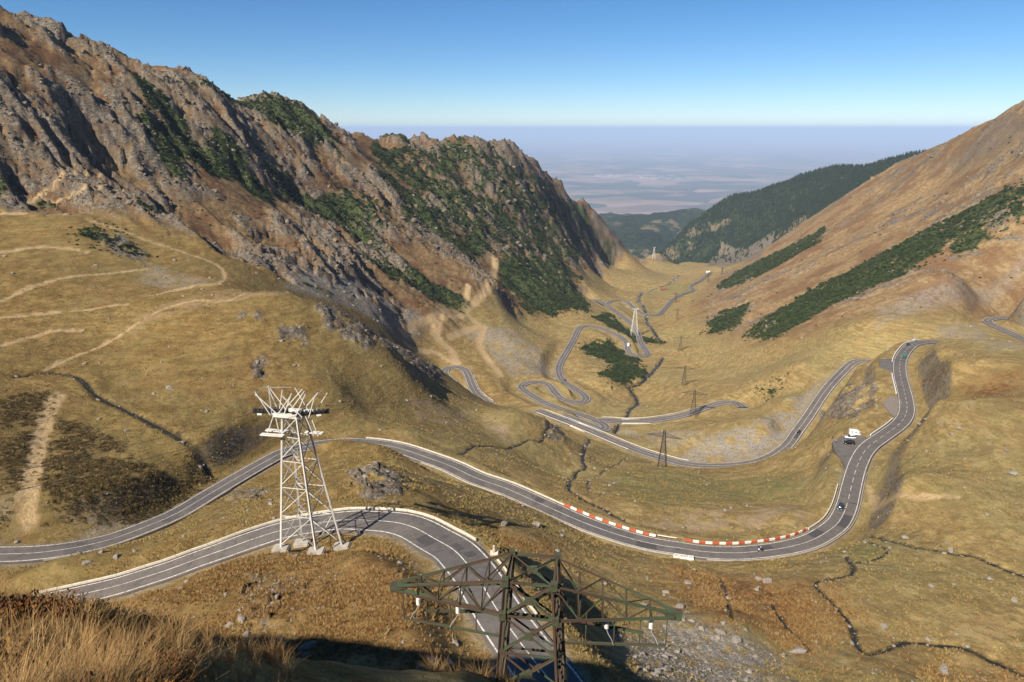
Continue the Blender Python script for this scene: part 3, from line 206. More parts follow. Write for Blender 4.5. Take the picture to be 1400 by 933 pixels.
def line_dist(x, y, line, reach):
    """distance to a polyline for grid points near it; also the interpolated extra columns"""
    d = np.full(x.shape, 1e9); e = np.zeros(x.shape+(line.shape[1]-2,))
    lo = line[:, :2].min(0)-reach; hi = line[:, :2].max(0)+reach
    idx = np.nonzero((x > lo[0]) & (x < hi[0]) & (y > lo[1]) & (y < hi[1]))
    if len(idx[0]) == 0: return d, e
    X = x[idx]; Y = y[idx]; D = np.full(X.shape, 1e9); E = np.zeros(X.shape+(line.shape[1]-2,))
    for i in range(len(line)-1):
        a = line[i]; b = line[i+1]
        m = np.nonzero((X > min(a[0], b[0])-reach) & (X < max(a[0], b[0])+reach) & (Y > min(a[1], b[1])-reach) & (Y < max(a[1], b[1])+reach))[0]
        if len(m) == 0: continue
        vx, vy = b[0]-a[0], b[1]-a[1]; L2 = vx*vx+vy*vy+1e-9
        t = np.clip(((X[m]-a[0])*vx+(Y[m]-a[1])*vy)/L2, 0, 1)
        dd = np.hypot(X[m]-a[0]-t*vx, Y[m]-a[1]-t*vy)
        k = dd < D[m]; mk = m[k]
        D[mk] = dd[k]; E[mk] = a[2:]+t[k][:, None]*(b-a)[2:]
    d[idx] = D; e[idx] = E
    return d, e
def poly_mask(x, y, poly, soft):
    """soft inside-mask of a polygon in the ground plane"""
    p = np.asarray(poly, float); out = np.zeros(x.shape)
    s3 = soft*3
    idx = np.nonzero((x > p[:, 0].min()-s3) & (x < p[:, 0].max()+s3) & (y > p[:, 1].min()-s3) & (y < p[:, 1].max()+s3))
    if len(idx[0]) == 0: return out
    X = x[idx]; Y = y[idx]; ins = np.zeros(X.shape, bool); D = np.full(X.shape, 1e9)
    for i in range(len(p)):
        a = p[i]; b = p[(i+1) % len(p)]
        vx, vy = b-a; t = np.clip(((X-a[0])*vx+(Y-a[1])*vy)/(vx*vx+vy*vy+1e-9), 0, 1)
        D = np.minimum(D, np.hypot(X-a[0]-t*vx, Y-a[1]-t*vy))
        c = ((a[1] > Y) != (b[1] > Y)) & (X < (b[0]-a[0])*(Y-a[1])/(b[1]-a[1]+1e-12)+a[0])
        ins ^= c
    sd = np.where(ins, D, -D)
    out[idx] = smooth(-soft, soft, sd)
    return out
# ------------------------------------------------------------------ the land: a height sheet on a fan of vertices
AZ = np.concatenate([np.linspace(-180, -48, 46)[:-1], np.linspace(-48, 48, NAZ), np.linspace(48, 180, 46)[1:]])
AZ = np.radians(AZ)
LR = np.concatenate([np.linspace(math.log(1.2), math.log(30), NR1)[:-1], np.linspace(math.log(30), math.log(62), NR2)[:-1],
                     np.linspace(math.log(62), math.log(3200), NR3)[:-1], np.linspace(math.log(3200), math.log(10800), NR4)])
def rbf_height(pts, az, lr):
    P = np.asarray(pts, float)
    pr = np.hypot(P[:, 0], P[:, 1]); pa = np.arctan2(P[:, 0], P[:, 1]); pl = np.log(pr); t = P[:, 2]/pr
    c2 = .02**2
    def K(a, l):
        da = 2*np.sin((a[:, None]-pa[None])/2)
        return np.sqrt(da*da+(l[:, None]-pl[None])**2+c2)
    n = len(P); A = np.zeros((n+3, n+3)); A[:n, :n] = -K(pa, pl)+np.eye(n)*2e-4
    Q = np.column_stack([np.ones(n), pl, np.zeros(n)]); A[:n, n:] = Q; A[n:, :n] = Q.T; A[n+2, n+2] = 1
    w = np.linalg.solve(A, np.concatenate([t, np.zeros(3)]))
    out = np.empty(len(az))
    for i in range(0, len(az), 20000):
        a = az[i:i+20000]; l = lr[i:i+20000]
        out[i:i+20000] = -K(a, l)@w[:n]+w[n]+w[n+1]*l
    return out*np.exp(lr)
def coarse_sheet(pts):
    ja = np.unique(np.concatenate([np.arange(0, len(AZ), 3), [len(AZ)-1]])); jl = np.unique(np.concatenate([np.arange(0, len(LR), 3), [len(LR)-1]]))
    a, l = np.meshgrid(AZ[ja], LR[jl], indexing='ij')
    z = rbf_height(pts, a.ravel(), l.ravel()).reshape(a.shape)
    t = z/np.exp(l)
    # linear refill to the full sheet, along each axis
    t2 = np.empty((len(AZ), t.shape[1]))
    for j in range(t.shape[1]): t2[:, j] = np.interp(AZ, AZ[ja], t[:, j])
    t3 = np.empty((len(AZ), len(LR)))
    for i in range(len(AZ)): t3[i] = np.interp(LR, LR[jl], t2[i])
    return t3*np.exp(LR)[None]
def sample(Z, x, y):
    """height of the sheet at world points"""
    x = np.asarray(x, float); y = np.asarray(y, float)
    fa = np.interp(np.arctan2(x, y), AZ, np.arange(len(AZ))); fl = np.interp(np.log(np.maximum(np.hypot(x, y), 1.2)), LR, np.arange(len(LR)))
    i = np.clip(fa.astype(int), 0, len(AZ)-2); j = np.clip(fl.astype(int), 0, len(LR)-2); u = fa-i; v = fl-j
    return Z[i, j]*(1-u)*(1-v)+Z[i+1, j]*u*(1-v)+Z[i, j+1]*(1-u)*v+Z[i+1, j+1]*u*v
# ------------------------------------------------------------------ material helpers
class NT:
    def __init__(s, name, rough=.9):
        s.m = bpy.data.materials.new(name); s.m.use_nodes = True
        s.n = s.m.node_tree.nodes; s.l = s.m.node_tree.links
        s.b = s.n['Principled BSDF']; s.b.inputs['Roughness'].default_value = rough; s.b.inputs['Specular IOR Level'].default_value = .2
        s.tc = s.n.new('ShaderNodeTexCoord')
    def put(s, sock, v):
        if hasattr(v, 'links') or isinstance(v, bpy.types.NodeSocket): s.l.new(v, sock)
        else: sock.default_value = (*v, 1) if isinstance(v, tuple) and len(v) == 3 else v
    def noise(s, scale, detail=4, rough=.55, coord='Object', stretch=None, dist=0):
        t = s.n.new('ShaderNodeTexNoise'); t.inputs['Scale'].default_value = scale; t.inputs['Detail'].default_value = detail
        t.inputs['Roughness'].default_value = rough; t.inputs['Distortion'].default_value = dist
        v = s.tc.outputs[coord]
        if stretch:
            mp = s.n.new('ShaderNodeMapping'); s.l.new(v, mp.inputs[0]); mp.inputs['Rotation'].default_value = stretch[1]; mp.inputs['Scale'].default_value = stretch[0]; v = mp.outputs[0]
        s.l.new(v, t.inputs['Vector']); return t.outputs['Fac']
    def ramp(s, v, a, b, lo=0., hi=1.):
        r = s.n.new('ShaderNodeMapRange'); r.inputs[1].default_value = a; r.inputs[2].default_value = b; r.inputs[3].default_value = lo; r.inputs[4].default_value = hi
        s.l.new(v, r.inputs[0]); return r.outputs[0]
    def math(s, op, a, b=0.):
        m = s.n.new('ShaderNodeMath'); m.operation = op; s.put(m.inputs[0], a); s.put(m.inputs[1], b); return m.outputs[0]
    def mix(s, f, a, b, mode='MIX'):
        m = s.n.new('ShaderNodeMix'); m.data_type = 'RGBA'; m.blend_type = mode; m.clamp_factor = True
        s.put(m.inputs[0], f); s.put(m.inputs[6], a); s.put(m.inputs[7], b); return m.outputs[2]
    def attr(s, name):
        a = s.n.new('ShaderNodeAttribute'); a.attribute_name = name; return a.outputs['Fac']
    def color(s, v): s.put(s.b.inputs['Base Color'], v)
    def bump(s, h, dist, strength=1.):
        b = s.n.new('ShaderNodeBump'); b.inputs['Distance'].default_value = dist; b.inputs['Strength'].default_value = strength
        s.l.new(h, b.inputs['Height'])
        if s.b.inputs['Normal'].links: s.l.new(s.b.inputs['Normal'].links[0].from_socket, b.inputs['Normal'])
        s.l.new(b.outputs[0], s.b.inputs['Normal'])
def flat(name, c, rough=.7, vary=.15, scale=3., metal=0., bump=0.):
    t = NT(name, rough); n = t.noise(scale, 5, .6)
    t.color(t.mix(t.ramp(n, .3, .7), tuple(x*(1-vary) for x in c), tuple(min(1, x*(1+vary)) for x in c)))
    t.b.inputs['Metallic'].default_value = metal
    if bump: t.bump(n, bump)
    return t.m
def tag(o, label, cat=None, group=None, kind=None):
    o['label'] = label
    if cat: o['category'] = cat
    if group: o['group'] = group
    if kind: o['kind'] = kind
    return o
def link(name, me, mat=None, parent=None, loc=None):
    o = bpy.data.objects.new(name, me); COL.objects.link(o)
    if mat is not None and me is not None and not me.materials: me.materials.append(mat)
    if parent is not None: o.parent = parent
    if loc is not None: o.location = loc
    return o
def mesh(name, verts, faces, mat=None, parent=None, smooth=False, loc=None):
    me = bpy.data.meshes.new(name); me.from_pydata([tuple(v) for v in verts], [], [tuple(f) for f in faces]); me.update()
    if smooth: me.polygons.foreach_set('use_smooth', [True]*len(me.polygons))
    return link(name, me, mat, parent, loc)
def empty(name, loc, rz=0): 
    o = bpy.data.objects.new(name, None); COL.objects.link(o); o.location = loc; o.rotation_euler = (0, 0, rz); o.empty_display_size = .2; return o
# ------------------------------------------------------------------ the land
def masks_of(name, X, Y, soft):
    m = np.zeros(X.shape)
    for w, p in COVER[name]:
        if len(p) > 2: m = np.maximum(m, w*poly_mask(X, Y, p, soft))
    return m
A, LRG = np.meshgrid(AZ, LR, indexing='ij'); RR = np.exp(LRG); X = RR*np.sin(A); Y = RR*np.cos(A)
Z = coarse_sheet(LAND); Z = np.where(Z > 90, 90+55*np.tanh((Z-90)/55), Z)
R_LIN = {k: spline(v, 2.0) for k, v in ROADS.items()}
S_LIN = [(w, spline(p, 1.5)) for w, p in STREAMS]; T_LIN = [(w, spline(p, 3.0)) for w, p in TRACKS]
ML = poly_mask(X, Y, LEFT_RIDGE, 22); MR = poly_mask(X, Y, RIGHT_RIDGE, 30); MF = poly_mask(X, Y, FOREST, 60)
near = smooth(14, 60, RR)
n20 = fbm(X/21, Y/21, 4); n90 = fbm(X/90+3, Y/90, 3); n4 = fbm(X/4.2, Y/4.2, 3)
det = near*(1.0*n90+.55*n20+.2*n4*smooth(900, 300, RR)+.07*noise(X/1.3, Y/1.3)*smooth(400, 200, RR)+.12*ridged(X/9+.5*n20, Y/3+.7*n20)*smooth(700, 300, RR)) + (1-near)*(.12*fbm(X/1.6, Y/1.6, 3))
# crags of the left ridge: ribs run down the fall line
aL = .45*X+.894*Y; bL = .894*X-.45*Y
wa = aL+16*noise(aL/80, bL/110)+5*noise(aL/25, bL/30)
r1 = ridged(wa/80, bL/330); r2 = ridged(wa/27+5, bL/100+2); r3 = ridged(wa/10+1, bL/30); r4 = ridged(wa/3.9, bL/9)
patch = smooth(-.28, .22, fbm(aL/140+4, bL/110, 3)+.25*r2+.12)
bl1 = where_mask(ML, lambda a, b: blocks(a/17, b/52, 1), wa, bL); bl2 = where_mask(ML, lambda a, b: blocks(a/6.5, b/17, 2), wa, bL); bl3 = where_mask(ML, lambda a, b: blocks(a/2.6, b/5.5, 3), wa, bL)
hL = 12.5*r1+3.5*r2+patch*(3.4*np.maximum(r2, -.35)+6.2*bl1+3.2*bl2+1.3*bl3+.5*r4)+(1-patch)*(.7*r3+.5*bl2+.4*bl3)
aR = .35*X+.94*Y; bR = -.94*X+.35*Y
wr = aR+14*noise(aR/70+9, bR/90)
q1 = ridged(wr/85+2, bR/260); q2 = ridged(wr/24, bR/80); q3 = ridged(wr/8, bR/22); q4 = ridged(wr/3.4, bR/7)
patR = smooth(-.05, .35, fbm(aR/90+8, bR/150, 3)+.2*q2)
cl1 = where_mask(MR, lambda a, b: blocks(a/9, b/30, 4), wr, bR); cl2 = where_mask(MR, lambda a, b: blocks(a/3.2, b/8, 5), wr, bR)
hR = 4.5*q1+.8*q2+patR*(1.3*np.maximum(q2, -.2)+1.9*cl1+.9*cl2)+(1-patR)*(.5*q3+.3*cl2)
hL = hL+smooth(850, 1300, RR)*(7*fbm(X/38, Y/38, 3)+3.5*where_mask(ML, lambda a, b: blocks(a/13, b/13, 9), X+4*noise(X/9, Y/9), Y)-4*r1)
hF = MF*(26*ridged(X/420, Y/420)+12*ridged(X/150+3, Y/150))*smooth(2500, 3200, RR)
scree = masks_of('scree', X, Y, 6)*smooth(-.6, .1, fbm(X/16, Y/16, 3)+.15)
Z = Z+det+ML*(1-.93*scree)*(hL-.0105*RR-2)+MR*(hR-.004*RR)+hF
# rock outcrops on the grass slopes
rockm = masks_of('rock', X, Y, 3.0)
rockm = rockm*smooth(-.35, .1, fbm(X/9, Y/9, 3)+.25)
xr = X*.8+Y*.6; yr = Y*.8-X*.6
rr = where_mask(rockm, lambda a, b: 1.5*blocks(a/7, b/3.4, 6)+.8*blocks(a/2.6, b/1.5, 7)+.35*blocks(a/1.1, b/.8, 8), xr+noise(X/4, Y/4), yr)
Z = Z+rockm*(.5+rr)*smooth(1500, 900, RR)
Z = Z+scree*.22*ridged(X/2.2, Y/2.2)
pinew = masks_of('pine', X, Y, 11)
pine = smooth(.46, .58, pinew+(.62*fbm(X/30, Y/30, 4)+.30*fbm(X/7, Y/7, 3))*np.minimum(1, pinew*3)*smooth(1.05, .6, pinew)+(.22*fbm(X/22, Y/22, 3)+.2*fbm(X/7, Y/7, 2))*np.minimum(1, pinew*3))
pine = np.maximum(pine, ML*smooth(.5, .62, fbm(aL/70+11, bL/120+3, 3)+.12))*smooth(60, 140, RR)
Z = Z+pine*(.9+.8*noise(X/3.1, Y/3.1))
heath = np.maximum(masks_of('heath', X, Y, 5)*smooth(-.5, .2, fbm(X/10, Y/10, 3)+.2), 0)
Z = Z+heath*(.45*np.abs(noise(X/1.7, Y/1.7))+.3*noise(X/4, Y/4))
# roads are cut and filled into the slope
road_near = np.zeros(X.shape)
for k, ln in R_LIN.items():
    d, e = line_dist(X, Y, ln, 32)
    half = e[..., 1]/2+1.1+.25+.0042*RR
    f = 1-smooth(0, 1, (d-half)/(9+.006*RR)); f = np.where(d > 1e8, 0, f)
    Z = Z*(1-f)+(e[..., 0]-.38-.0006*RR)*f; road_near = np.maximum(road_near, np.where(d < 1e8, smooth(1.3, .2, d-e[..., 1]/2-.9+.5*noise(X/2.5, Y/2.5)), 0))
for poly in LOTS.values():
    m = poly_mask(X, Y, [q[:2] for q in poly], 2.5+.5); m = np.maximum(m, poly_mask(X, Y, [q[:2] for q in poly], 9)*.75); Z = Z*(1-m)+(poly[0][2]-.45)*m
wet = np.zeros(X.shape)
for w, ln in S_LIN:
    d, _ = line_dist(X, Y, ln, 14)
    ww = w*(.42+.22*noise(X/6, Y/6))+.0009*RR
    dd = d+.35*w*noise(X/1.9, Y/1.9)
    Z = Z-(.35+.28*w)*np.exp(-(d/(ww*1.15))**2)*(1-road_near); wet = np.maximum(wet, np.where(d < 1e8, smooth(1.25, .55, dd/ww), 0))
wet *= 1-road_near
dirt = np.zeros(X.shape)
for w, ln in T_LIN:
    d, _ = line_dist(X, Y, ln, 16)
    dd = d+1.1*noise(X/5, Y/5)+.5*noise(X/1.6, Y/1.6)
    dirt = np.maximum(dirt, np.where(d < 1e8, smooth(1.5, .6, dd/(w*.75+.0008*RR)), 0)); Z = Z-.25*np.where(d < 1e8, smooth(1.6, .5, d/(w*.7)), 0)
edge = smooth(9200, 10600, RR); Z = Z*(1-edge)+(-1640)*edge
rust = masks_of('rust', X, Y, 9); bare = masks_of('bare', X, Y, 4)*smooth(-.45, .25, fbm(X/7, Y/7, 3)); green = masks_of('green', X, Y, 6)  # bare mask holds real bare ground plus the painted sunlight on the knoll crest
hill = np.maximum(ML, MR)
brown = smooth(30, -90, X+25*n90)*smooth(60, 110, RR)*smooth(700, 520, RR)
rocky = (1-scree)*np.maximum(rockm, np.maximum(ML*patch*smooth(-.2, .5, .35*r2+.5*bl1+.45*bl2+.3*bl3), MR*patR*.85*smooth(-.05, .55, .3*q2+.5*cl1+.5*cl2)))
forest = np.maximum(MF*smooth(1750, 2150, RR), smooth(2600, 3000, RR))
sheet_mat_attrs = dict(rust=rust, scree=scree, pine=pine, rock=rocky, dirt=np.maximum(dirt, 0), green=green, heath=heath, bare=bare, wet=wet, hill=hill, forest=forest, verge=road_near, brown=brown, hill_right=MR)  # bare also carries the painted sunlight on the knoll crest
def build_sheet():
    na, nl = Z.shape
    co = np.empty((na*nl+1, 3), np.float32)
    co[:-1, 0] = X.ravel(); co[:-1, 1] = Y.ravel(); co[:-1, 2] = Z.ravel(); co[-1] = (0, 0, float(Z[:, 0].mean()))
    i, j = np.meshgrid(np.arange(na-1), np.arange(nl-1), indexing='ij'); v = (i*nl+j).ravel()
    quads = np.column_stack([v, v+1, v+nl+1, v+nl])
    closing = np.arange(nl-1)+(na-1)*nl; first = np.arange(nl-1)
    tris = np.column_stack([np.full(na-1, na*nl), np.arange(na-1)*nl, (np.arange(na-1)+1)*nl])
    me = bpy.data.meshes.new('mountain_slopes')
    me.vertices.add(len(co)); me.vertices.foreach_set('co', co.ravel())
    nq, nt = len(quads), len(tris)
    me.loops.add(nq*4+nt*3); me.loops.foreach_set('vertex_index', np.concatenate([quads.ravel(), tris.ravel()]).astype(np.int32))
    me.polygons.add(nq+nt)
    me.polygons.foreach_set('loop_start', np.concatenate([np.arange(nq)*4, nq*4+np.arange(nt)*3]).astype(np.int32))
    me.polygons.foreach_set('use_smooth', np.ones(nq+nt, bool))
    me.update(calc_edges=True); me.validate()
    for k, a in sheet_mat_attrs.items():
        at = me.attributes.new(k, 'FLOAT', 'POINT'); at.data.foreach_set('value', np.append(a.ravel(), 0).astype(np.float32))
    return me
def ground_z(x, y): return float(sample(Z, x, y))
def land_material():
    t = NT('mountain_ground', .95); t.b.inputs['Specular IOR Level'].default_value = .06
    big = t.noise(.011, 5, .6); mid = t.noise(.06, 6, .65); fine = t.noise(.42, 8, .72); vfine = t.noise(2.2, 6, .75); tuft = t.noise(11, 4, .75); med = t.noise(.17, 7, .7)
    g = t.mix(t.ramp(med, .42, .58), (.22, .150, .054), (.36, .255, .10))
    g = t.mix(t.ramp(big, .44, .56, 0, .7), g, (.25, .205, .085)); g = t.mix(t.ramp(mid, .50, .60, 0, .6), g, (.29, .185, .075))
    terr = t.noise(.5, 5, .65, stretch=((.16, .16, 2.4), (0, 0, 0))); g = t.mix(t.ramp(terr, .51, .58, 0, .5), g, (.17, .115, .047)); g = t.mix(t.ramp(terr, .45, .40, 0, .35), g, (.42, .32, .15))
    g = t.mix(t.ramp(fine, .52, .60, 0, .55), g, (.16, .11, .045)); g = t.mix(t.ramp(vfine, .53, .62, 0, .5), g, (.13, .09, .038)); g = t.mix(t.ramp(vfine, .40, .34, 0, .5), g, (.44, .34, .18))
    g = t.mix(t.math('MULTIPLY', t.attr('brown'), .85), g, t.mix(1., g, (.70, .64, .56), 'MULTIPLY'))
    g = t.mix(t.math('MULTIPLY', t.attr('green'), t.ramp(fine, .4, .55)), g, (.15, .15, .05))
    ruddy = t.mix(t.ramp(fine, .43, .57), (.12, .055, .02), (.27, .145, .052)); ruddy = t.mix(t.ramp(vfine, .52, .6, 0, .6), ruddy, (.07, .035, .015))
    g = t.mix(t.math('MULTIPLY', t.attr('rust'), t.ramp(mid, .38, .52, .4, 1.)), g, ruddy)
    hillc = t.mix(t.ramp(med, .43, .57), (.118, .074, .036), (.20, .132, .064)); hillc = t.mix(t.ramp(t.noise(.025, 5, .65), .48, .58), hillc, (.108, .056, .028)); hillc = t.mix(t.ramp(fine, .52, .6, 0, .6), hillc, (.085, .055, .028)); hillc = t.mix(t.ramp(fine, .42, .36, 0, .6), hillc, (.30, .235, .15))
    hillt = t.mix(t.ramp(med, .43, .57), (.19, .12, .055), (.29, .195, .095)); hillt = t.mix(t.ramp(t.noise(.02, 5, .65), .49, .58, 0, .8), hillt, (.155, .082, .038)); hillt = t.mix(t.ramp(fine, .52, .6, 0, .5), hillt, (.12, .085, .042)); hillt = t.mix(t.ramp(fine, .42, .36, 0, .6), hillt, (.34, .28, .19))
    g = t.mix(t.attr('hill'), g, hillc); g = t.mix(t.attr('hill_right'), g, hillt)
    g = t.mix(t.attr('heath'), g, t.mix(t.ramp(fine, .44, .55), (.075, .052, .024), (.20, .14, .06)))
    g = t.mix(t.math('MULTIPLY', t.attr('bare'), t.ramp(fine, .4, .5, .3, 1.)), g, t.mix(t.ramp(vfine, .42, .58), (.24, .165, .095), (.44, .325, .215)))  # paler bare ground; on the knoll crest this is painted sunlight
    rock = t.mix(t.ramp(fine, .42, .58), (.088, .070, .052), (.25, .21, .158)); rock = t.mix(t.ramp(mid, .5, .6), rock, (.155, .108, .068))
    rock = t.mix(t.ramp(vfine, .50, .60, 0, .75), rock, (.055, .045, .036)); crack = t.noise(.22, 6, .8, stretch=((1, 1, 2.6), (.5, .4, .9))); rock = t.mix(t.ramp(crack, .53, .58, 0, .8), rock, (.045, .038, .03))
    stones = t.mix(t.ramp(vfine, .43, .56), (.12, .105, .09), (.37, .335, .285)); stones = t.mix(t.ramp(fine, .52, .58, 0, .5), stones, (.20, .155, .10))
    g = t.mix(t.math('MULTIPLY', t.attr('scree'), t.ramp(t.noise(.3, 5, .7), .40, .5)), g, stones)
    geo = t.n.new('ShaderNodeNewGeometry'); sx = t.n.new('ShaderNodeSeparateXYZ'); t.l.new(geo.outputs['Normal'], sx.inputs[0])
    steep = t.ramp(t.math('ADD', sx.outputs[2], t.math('MULTIPLY', t.math('SUBTRACT', fine, .5), .7)), .68, .60)
    rk = t.math('MAXIMUM', t.ramp(t.math('ADD', t.attr('rock'), t.math('MULTIPLY', t.math('SUBTRACT', fine, .5), 2.2)), .40, .58), t.math('MULTIPLY', steep, t.ramp(fine, .42, .52, .2, 1.)))
    g = t.mix(rk, g, rock)
    g = t.mix(t.math('MULTIPLY', t.attr('dirt'), t.ramp(fine, .38, .5, .35, 1.)), g, t.mix(t.ramp(vfine, .42, .58), (.32, .22, .11), (.46, .33, .18)))
    g = t.mix(t.math('MULTIPLY', t.attr('verge'), t.ramp(fine, .40, .55, .15, .85)), g, t.mix(t.ramp(vfine, .42, .58), (.17, .135, .09), (.34, .285, .20)))
    pc = t.mix(t.ramp(fine, .42, .58), (.022, .032, .012), (.065, .078, .028)); pc = t.mix(t.ramp(vfine, .55, .6, 0, .5), pc, (.11, .09, .045))
    g = t.mix(t.attr('pine'), g, pc)
    fo = t.mix(t.ramp(t.noise(.04, 6, .75), .44, .56), (.012, .019, .010), (.034, .044, .02)); fo = t.mix(t.ramp(t.noise(.006, 5, .65), .58, .62), fo, (.13, .105, .06))
    g = t.mix(t.math('MULTIPLY', t.attr('forest'), t.ramp(t.attr('rock'), .3, .7, 1., 0.)), g, fo)
    g = t.mix(t.math('MULTIPLY', t.attr('wet'), t.ramp(vfine, .36, .5, .45, 1.)), g, t.mix(t.ramp(tuft, .45, .56), (.014, .014, .010), (.07, .055, .03)))
    t.color(g)
    t.bump(terr, .5, .5); t.bump(fine, .9, .8); t.bump(vfine, .22, .8); t.bump(tuft, .04, .6)
    return t.m
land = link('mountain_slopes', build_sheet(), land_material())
tag(land, 'tan and brown mountain slopes with rocky ridges round a deep valley', kind='structure')
# ------------------------------------------------------------------ the far lowland
def build_plain():
    R = np.geomspace(7500, 170000, 90); AA = np.linspace(-math.pi, math.pi, 181)
    a, r = np.meshgrid(AA, R, indexing='ij'); x = r*np.sin(a); y = r*np.cos(a)
    z = -1600+18*fbm(x/6000, y/6000, 3)*smooth(9000, 20000, r)
    n = len(R); v = [tuple(q) for q in np.column_stack([x.ravel(), y.ravel(), z.ravel()])]
    f = [(i*n+j, i*n+j+1, (i+1)*n+j+1, (i+1)*n+j) for i in range(len(AA)-1) for j in range(n-1)]
    t = NT('lowland_fields', .95); t.b.inputs['Specular IOR Level'].default_value = 0
    vo = t.n.new('ShaderNodeTexVoronoi'); vo.inputs['Scale'].default_value = .0011; t.l.new(t.tc.outputs['Object'], vo.inputs['Vector'])
    sp = t.n.new('ShaderNodeSeparateXYZ'); t.l.new(vo.outputs['Color'], sp.inputs[0])
    c = t.mix(sp.outputs[0], (.07, .055, .04), (.30, .20, .14)); c = t.mix(t.ramp(sp.outputs[1], .7, .72), c, (.06, .075, .04))
    c = t.mix(t.ramp(t.noise(.00016, 5, .6), .46, .64, 0, .7), c, (.05, .062, .04))
    c = t.mix(t.math('MULTIPLY', t.ramp(t.noise(.00022, 3, .5), .60, .64), t.ramp(t.noise(.006, 2, .6), .52, .6)), c, (.5, .42, .38))
    t.color(c)
    o = mesh('plain', v, f, t.m, smooth=True); tag(o, 'hazy lowland of fields and villages beyond the mountains', kind='structure')
build_plain()
# ------------------------------------------------------------------ haze
def build_haze():
    top = float(Z.max())+6; x = 185000
    bm = bmesh.new(); bmesh.ops.create_cube(bm, size=1)
    for v in bm.verts: v.co = (v.co.x*2*x, v.co.y*2*x, top if v.co.z > 0 else -1680)
    me = bpy.data.meshes.new('haze'); bm.to_mesh(me); bm.free()
    m = bpy.data.materials.new('haze'); m.use_nodes = True; n = m.node_tree.nodes; n.clear()
    p = n.new('ShaderNodeVolumePrincipled'); p.inputs['Color'].default_value = (.58, .74, 1, 1); p.inputs['Density'].default_value = HAZE; p.inputs['Anisotropy'].default_value = -.1
    o = n.new('ShaderNodeOutputMaterial'); m.node_tree.links.new(p.outputs[0], o.inputs['Volume'])
    tag(link('haze', me, m), 'thin blue haze filling the valley and the lowland', kind='stuff')
HAZE = 3.5e-5
build_haze()
# ------------------------------------------------------------------ roads
def asphalt():
    t = NT('asphalt', .85); n = t.noise(.35, 5, .6); f = t.noise(9, 3, .6)
    c = t.mix(t.ramp(n, .35, .65), (.125, .105, .092), (.16, .136, .119)); c = t.mix(t.ramp(t.noise(.045, 3, .5), .56, .6, 0, .4), c, (.075, .07, .07))
    cr = t.noise(.5, 6, .8, dist=1.5); c = t.mix(t.ramp(cr, .555, .575, 0, .5), c, (.05, .046, .044)); c = t.mix(t.ramp(t.noise(.9, 4, .7), .55, .62, 0, .35), c, (.19, .165, .145)); c = t.mix(t.ramp(f, .3, .7), t.mix(.25, c, (.04, .04, .04)), c); t.color(c); t.bump(f, .01, .4); return t.m
M = {}
M['asphalt'] = asphalt()
def worn_paint():
    t = NT('road_paint', .65); n = t.noise(2.2, 5, .7); t.color(t.mix(t.ramp(n, .50, .60, 0, .75), t.mix(t.ramp(t.noise(.2, 3, .6), .4, .6), (.70, .65, .57), (.55, .50, .43)), (.14, .12, .105))); return t.m
M['paint'] = worn_paint()
M['concrete'] = flat('pale_concrete', (.60, .54, .44), .85, .2, 1.2, bump=.01)
M['gravel'] = flat('gravel_lot', (.20, .165, .135), .95, .25, 2.5, bump=.02)
def frame(line):
    p = line[:, :2]; t = np.gradient(p, axis=0); t /= np.linalg.norm(t, axis=1)[:, None]+1e-9
    return t, np.column_stack([t[:, 1], -t[:, 0]])      # tangent, right-hand normal
def ribbon(name, line, prof, mat, parent=None, s0=None, s1=None):
    """sweep a profile of (offset right, height) pairs along a line of (x, y, z, ...)"""
    if s0 is not None:
        s = np.concatenate([[0], np.cumsum(np.hypot(*np.diff(line[:, :2], axis=0).T))])
        si = np.unique(np.concatenate([[s0], s[(s > s0) & (s < s1)], [s1]])); line = np.column_stack([np.interp(si, s, line[:, j]) for j in range(line.shape[1])])
    t, nrm = frame(line); v = []
    for i in range(len(line)):
        for o, h in (prof(line[i]) if callable(prof) else prof):
            v.append((line[i, 0]+nrm[i, 0]*o, line[i, 1]+nrm[i, 1]*o, line[i, 2]+h))
    k = len(v)//len(line)
    f = [(i*k+j, i*k+j+1, (i+1)*k+j+1, (i+1)*k+j) for i in range(len(line)-1) for j in range(k-1)]
    return mesh(name, v, f, mat, parent)
def offset_line(line, off, dz=0.):
    t, n = frame(line); o = line.copy(); oo = off(line) if callable(off) else off
    o[:, 0] += n[:, 0]*oo; o[:, 1] += n[:, 1]*oo; o[:, 2] += dz; return o
ROAD_LABEL = {'road_upper': 'wide grey road curving below the green pylon past the white tower', 'road_middle': 'long grey road bending from the left edge to the parking lot',
 'road_hairpin_right': 'distant grey hairpin on the right meadow', 'road_lower': 'grey road crossing the scree slope behind the dark pylon', 'road_loop': 'narrow road loop below the dirt tracks',
 'road_valley': 'winding road with tight loops dropping down the valley', 'road_valley_floor': 'thin road running out along the valley floor', 'road_bridge': 'straight road carried over the stream by a low bridge'}
CENTRE = {'road_middle': 'mixed'}
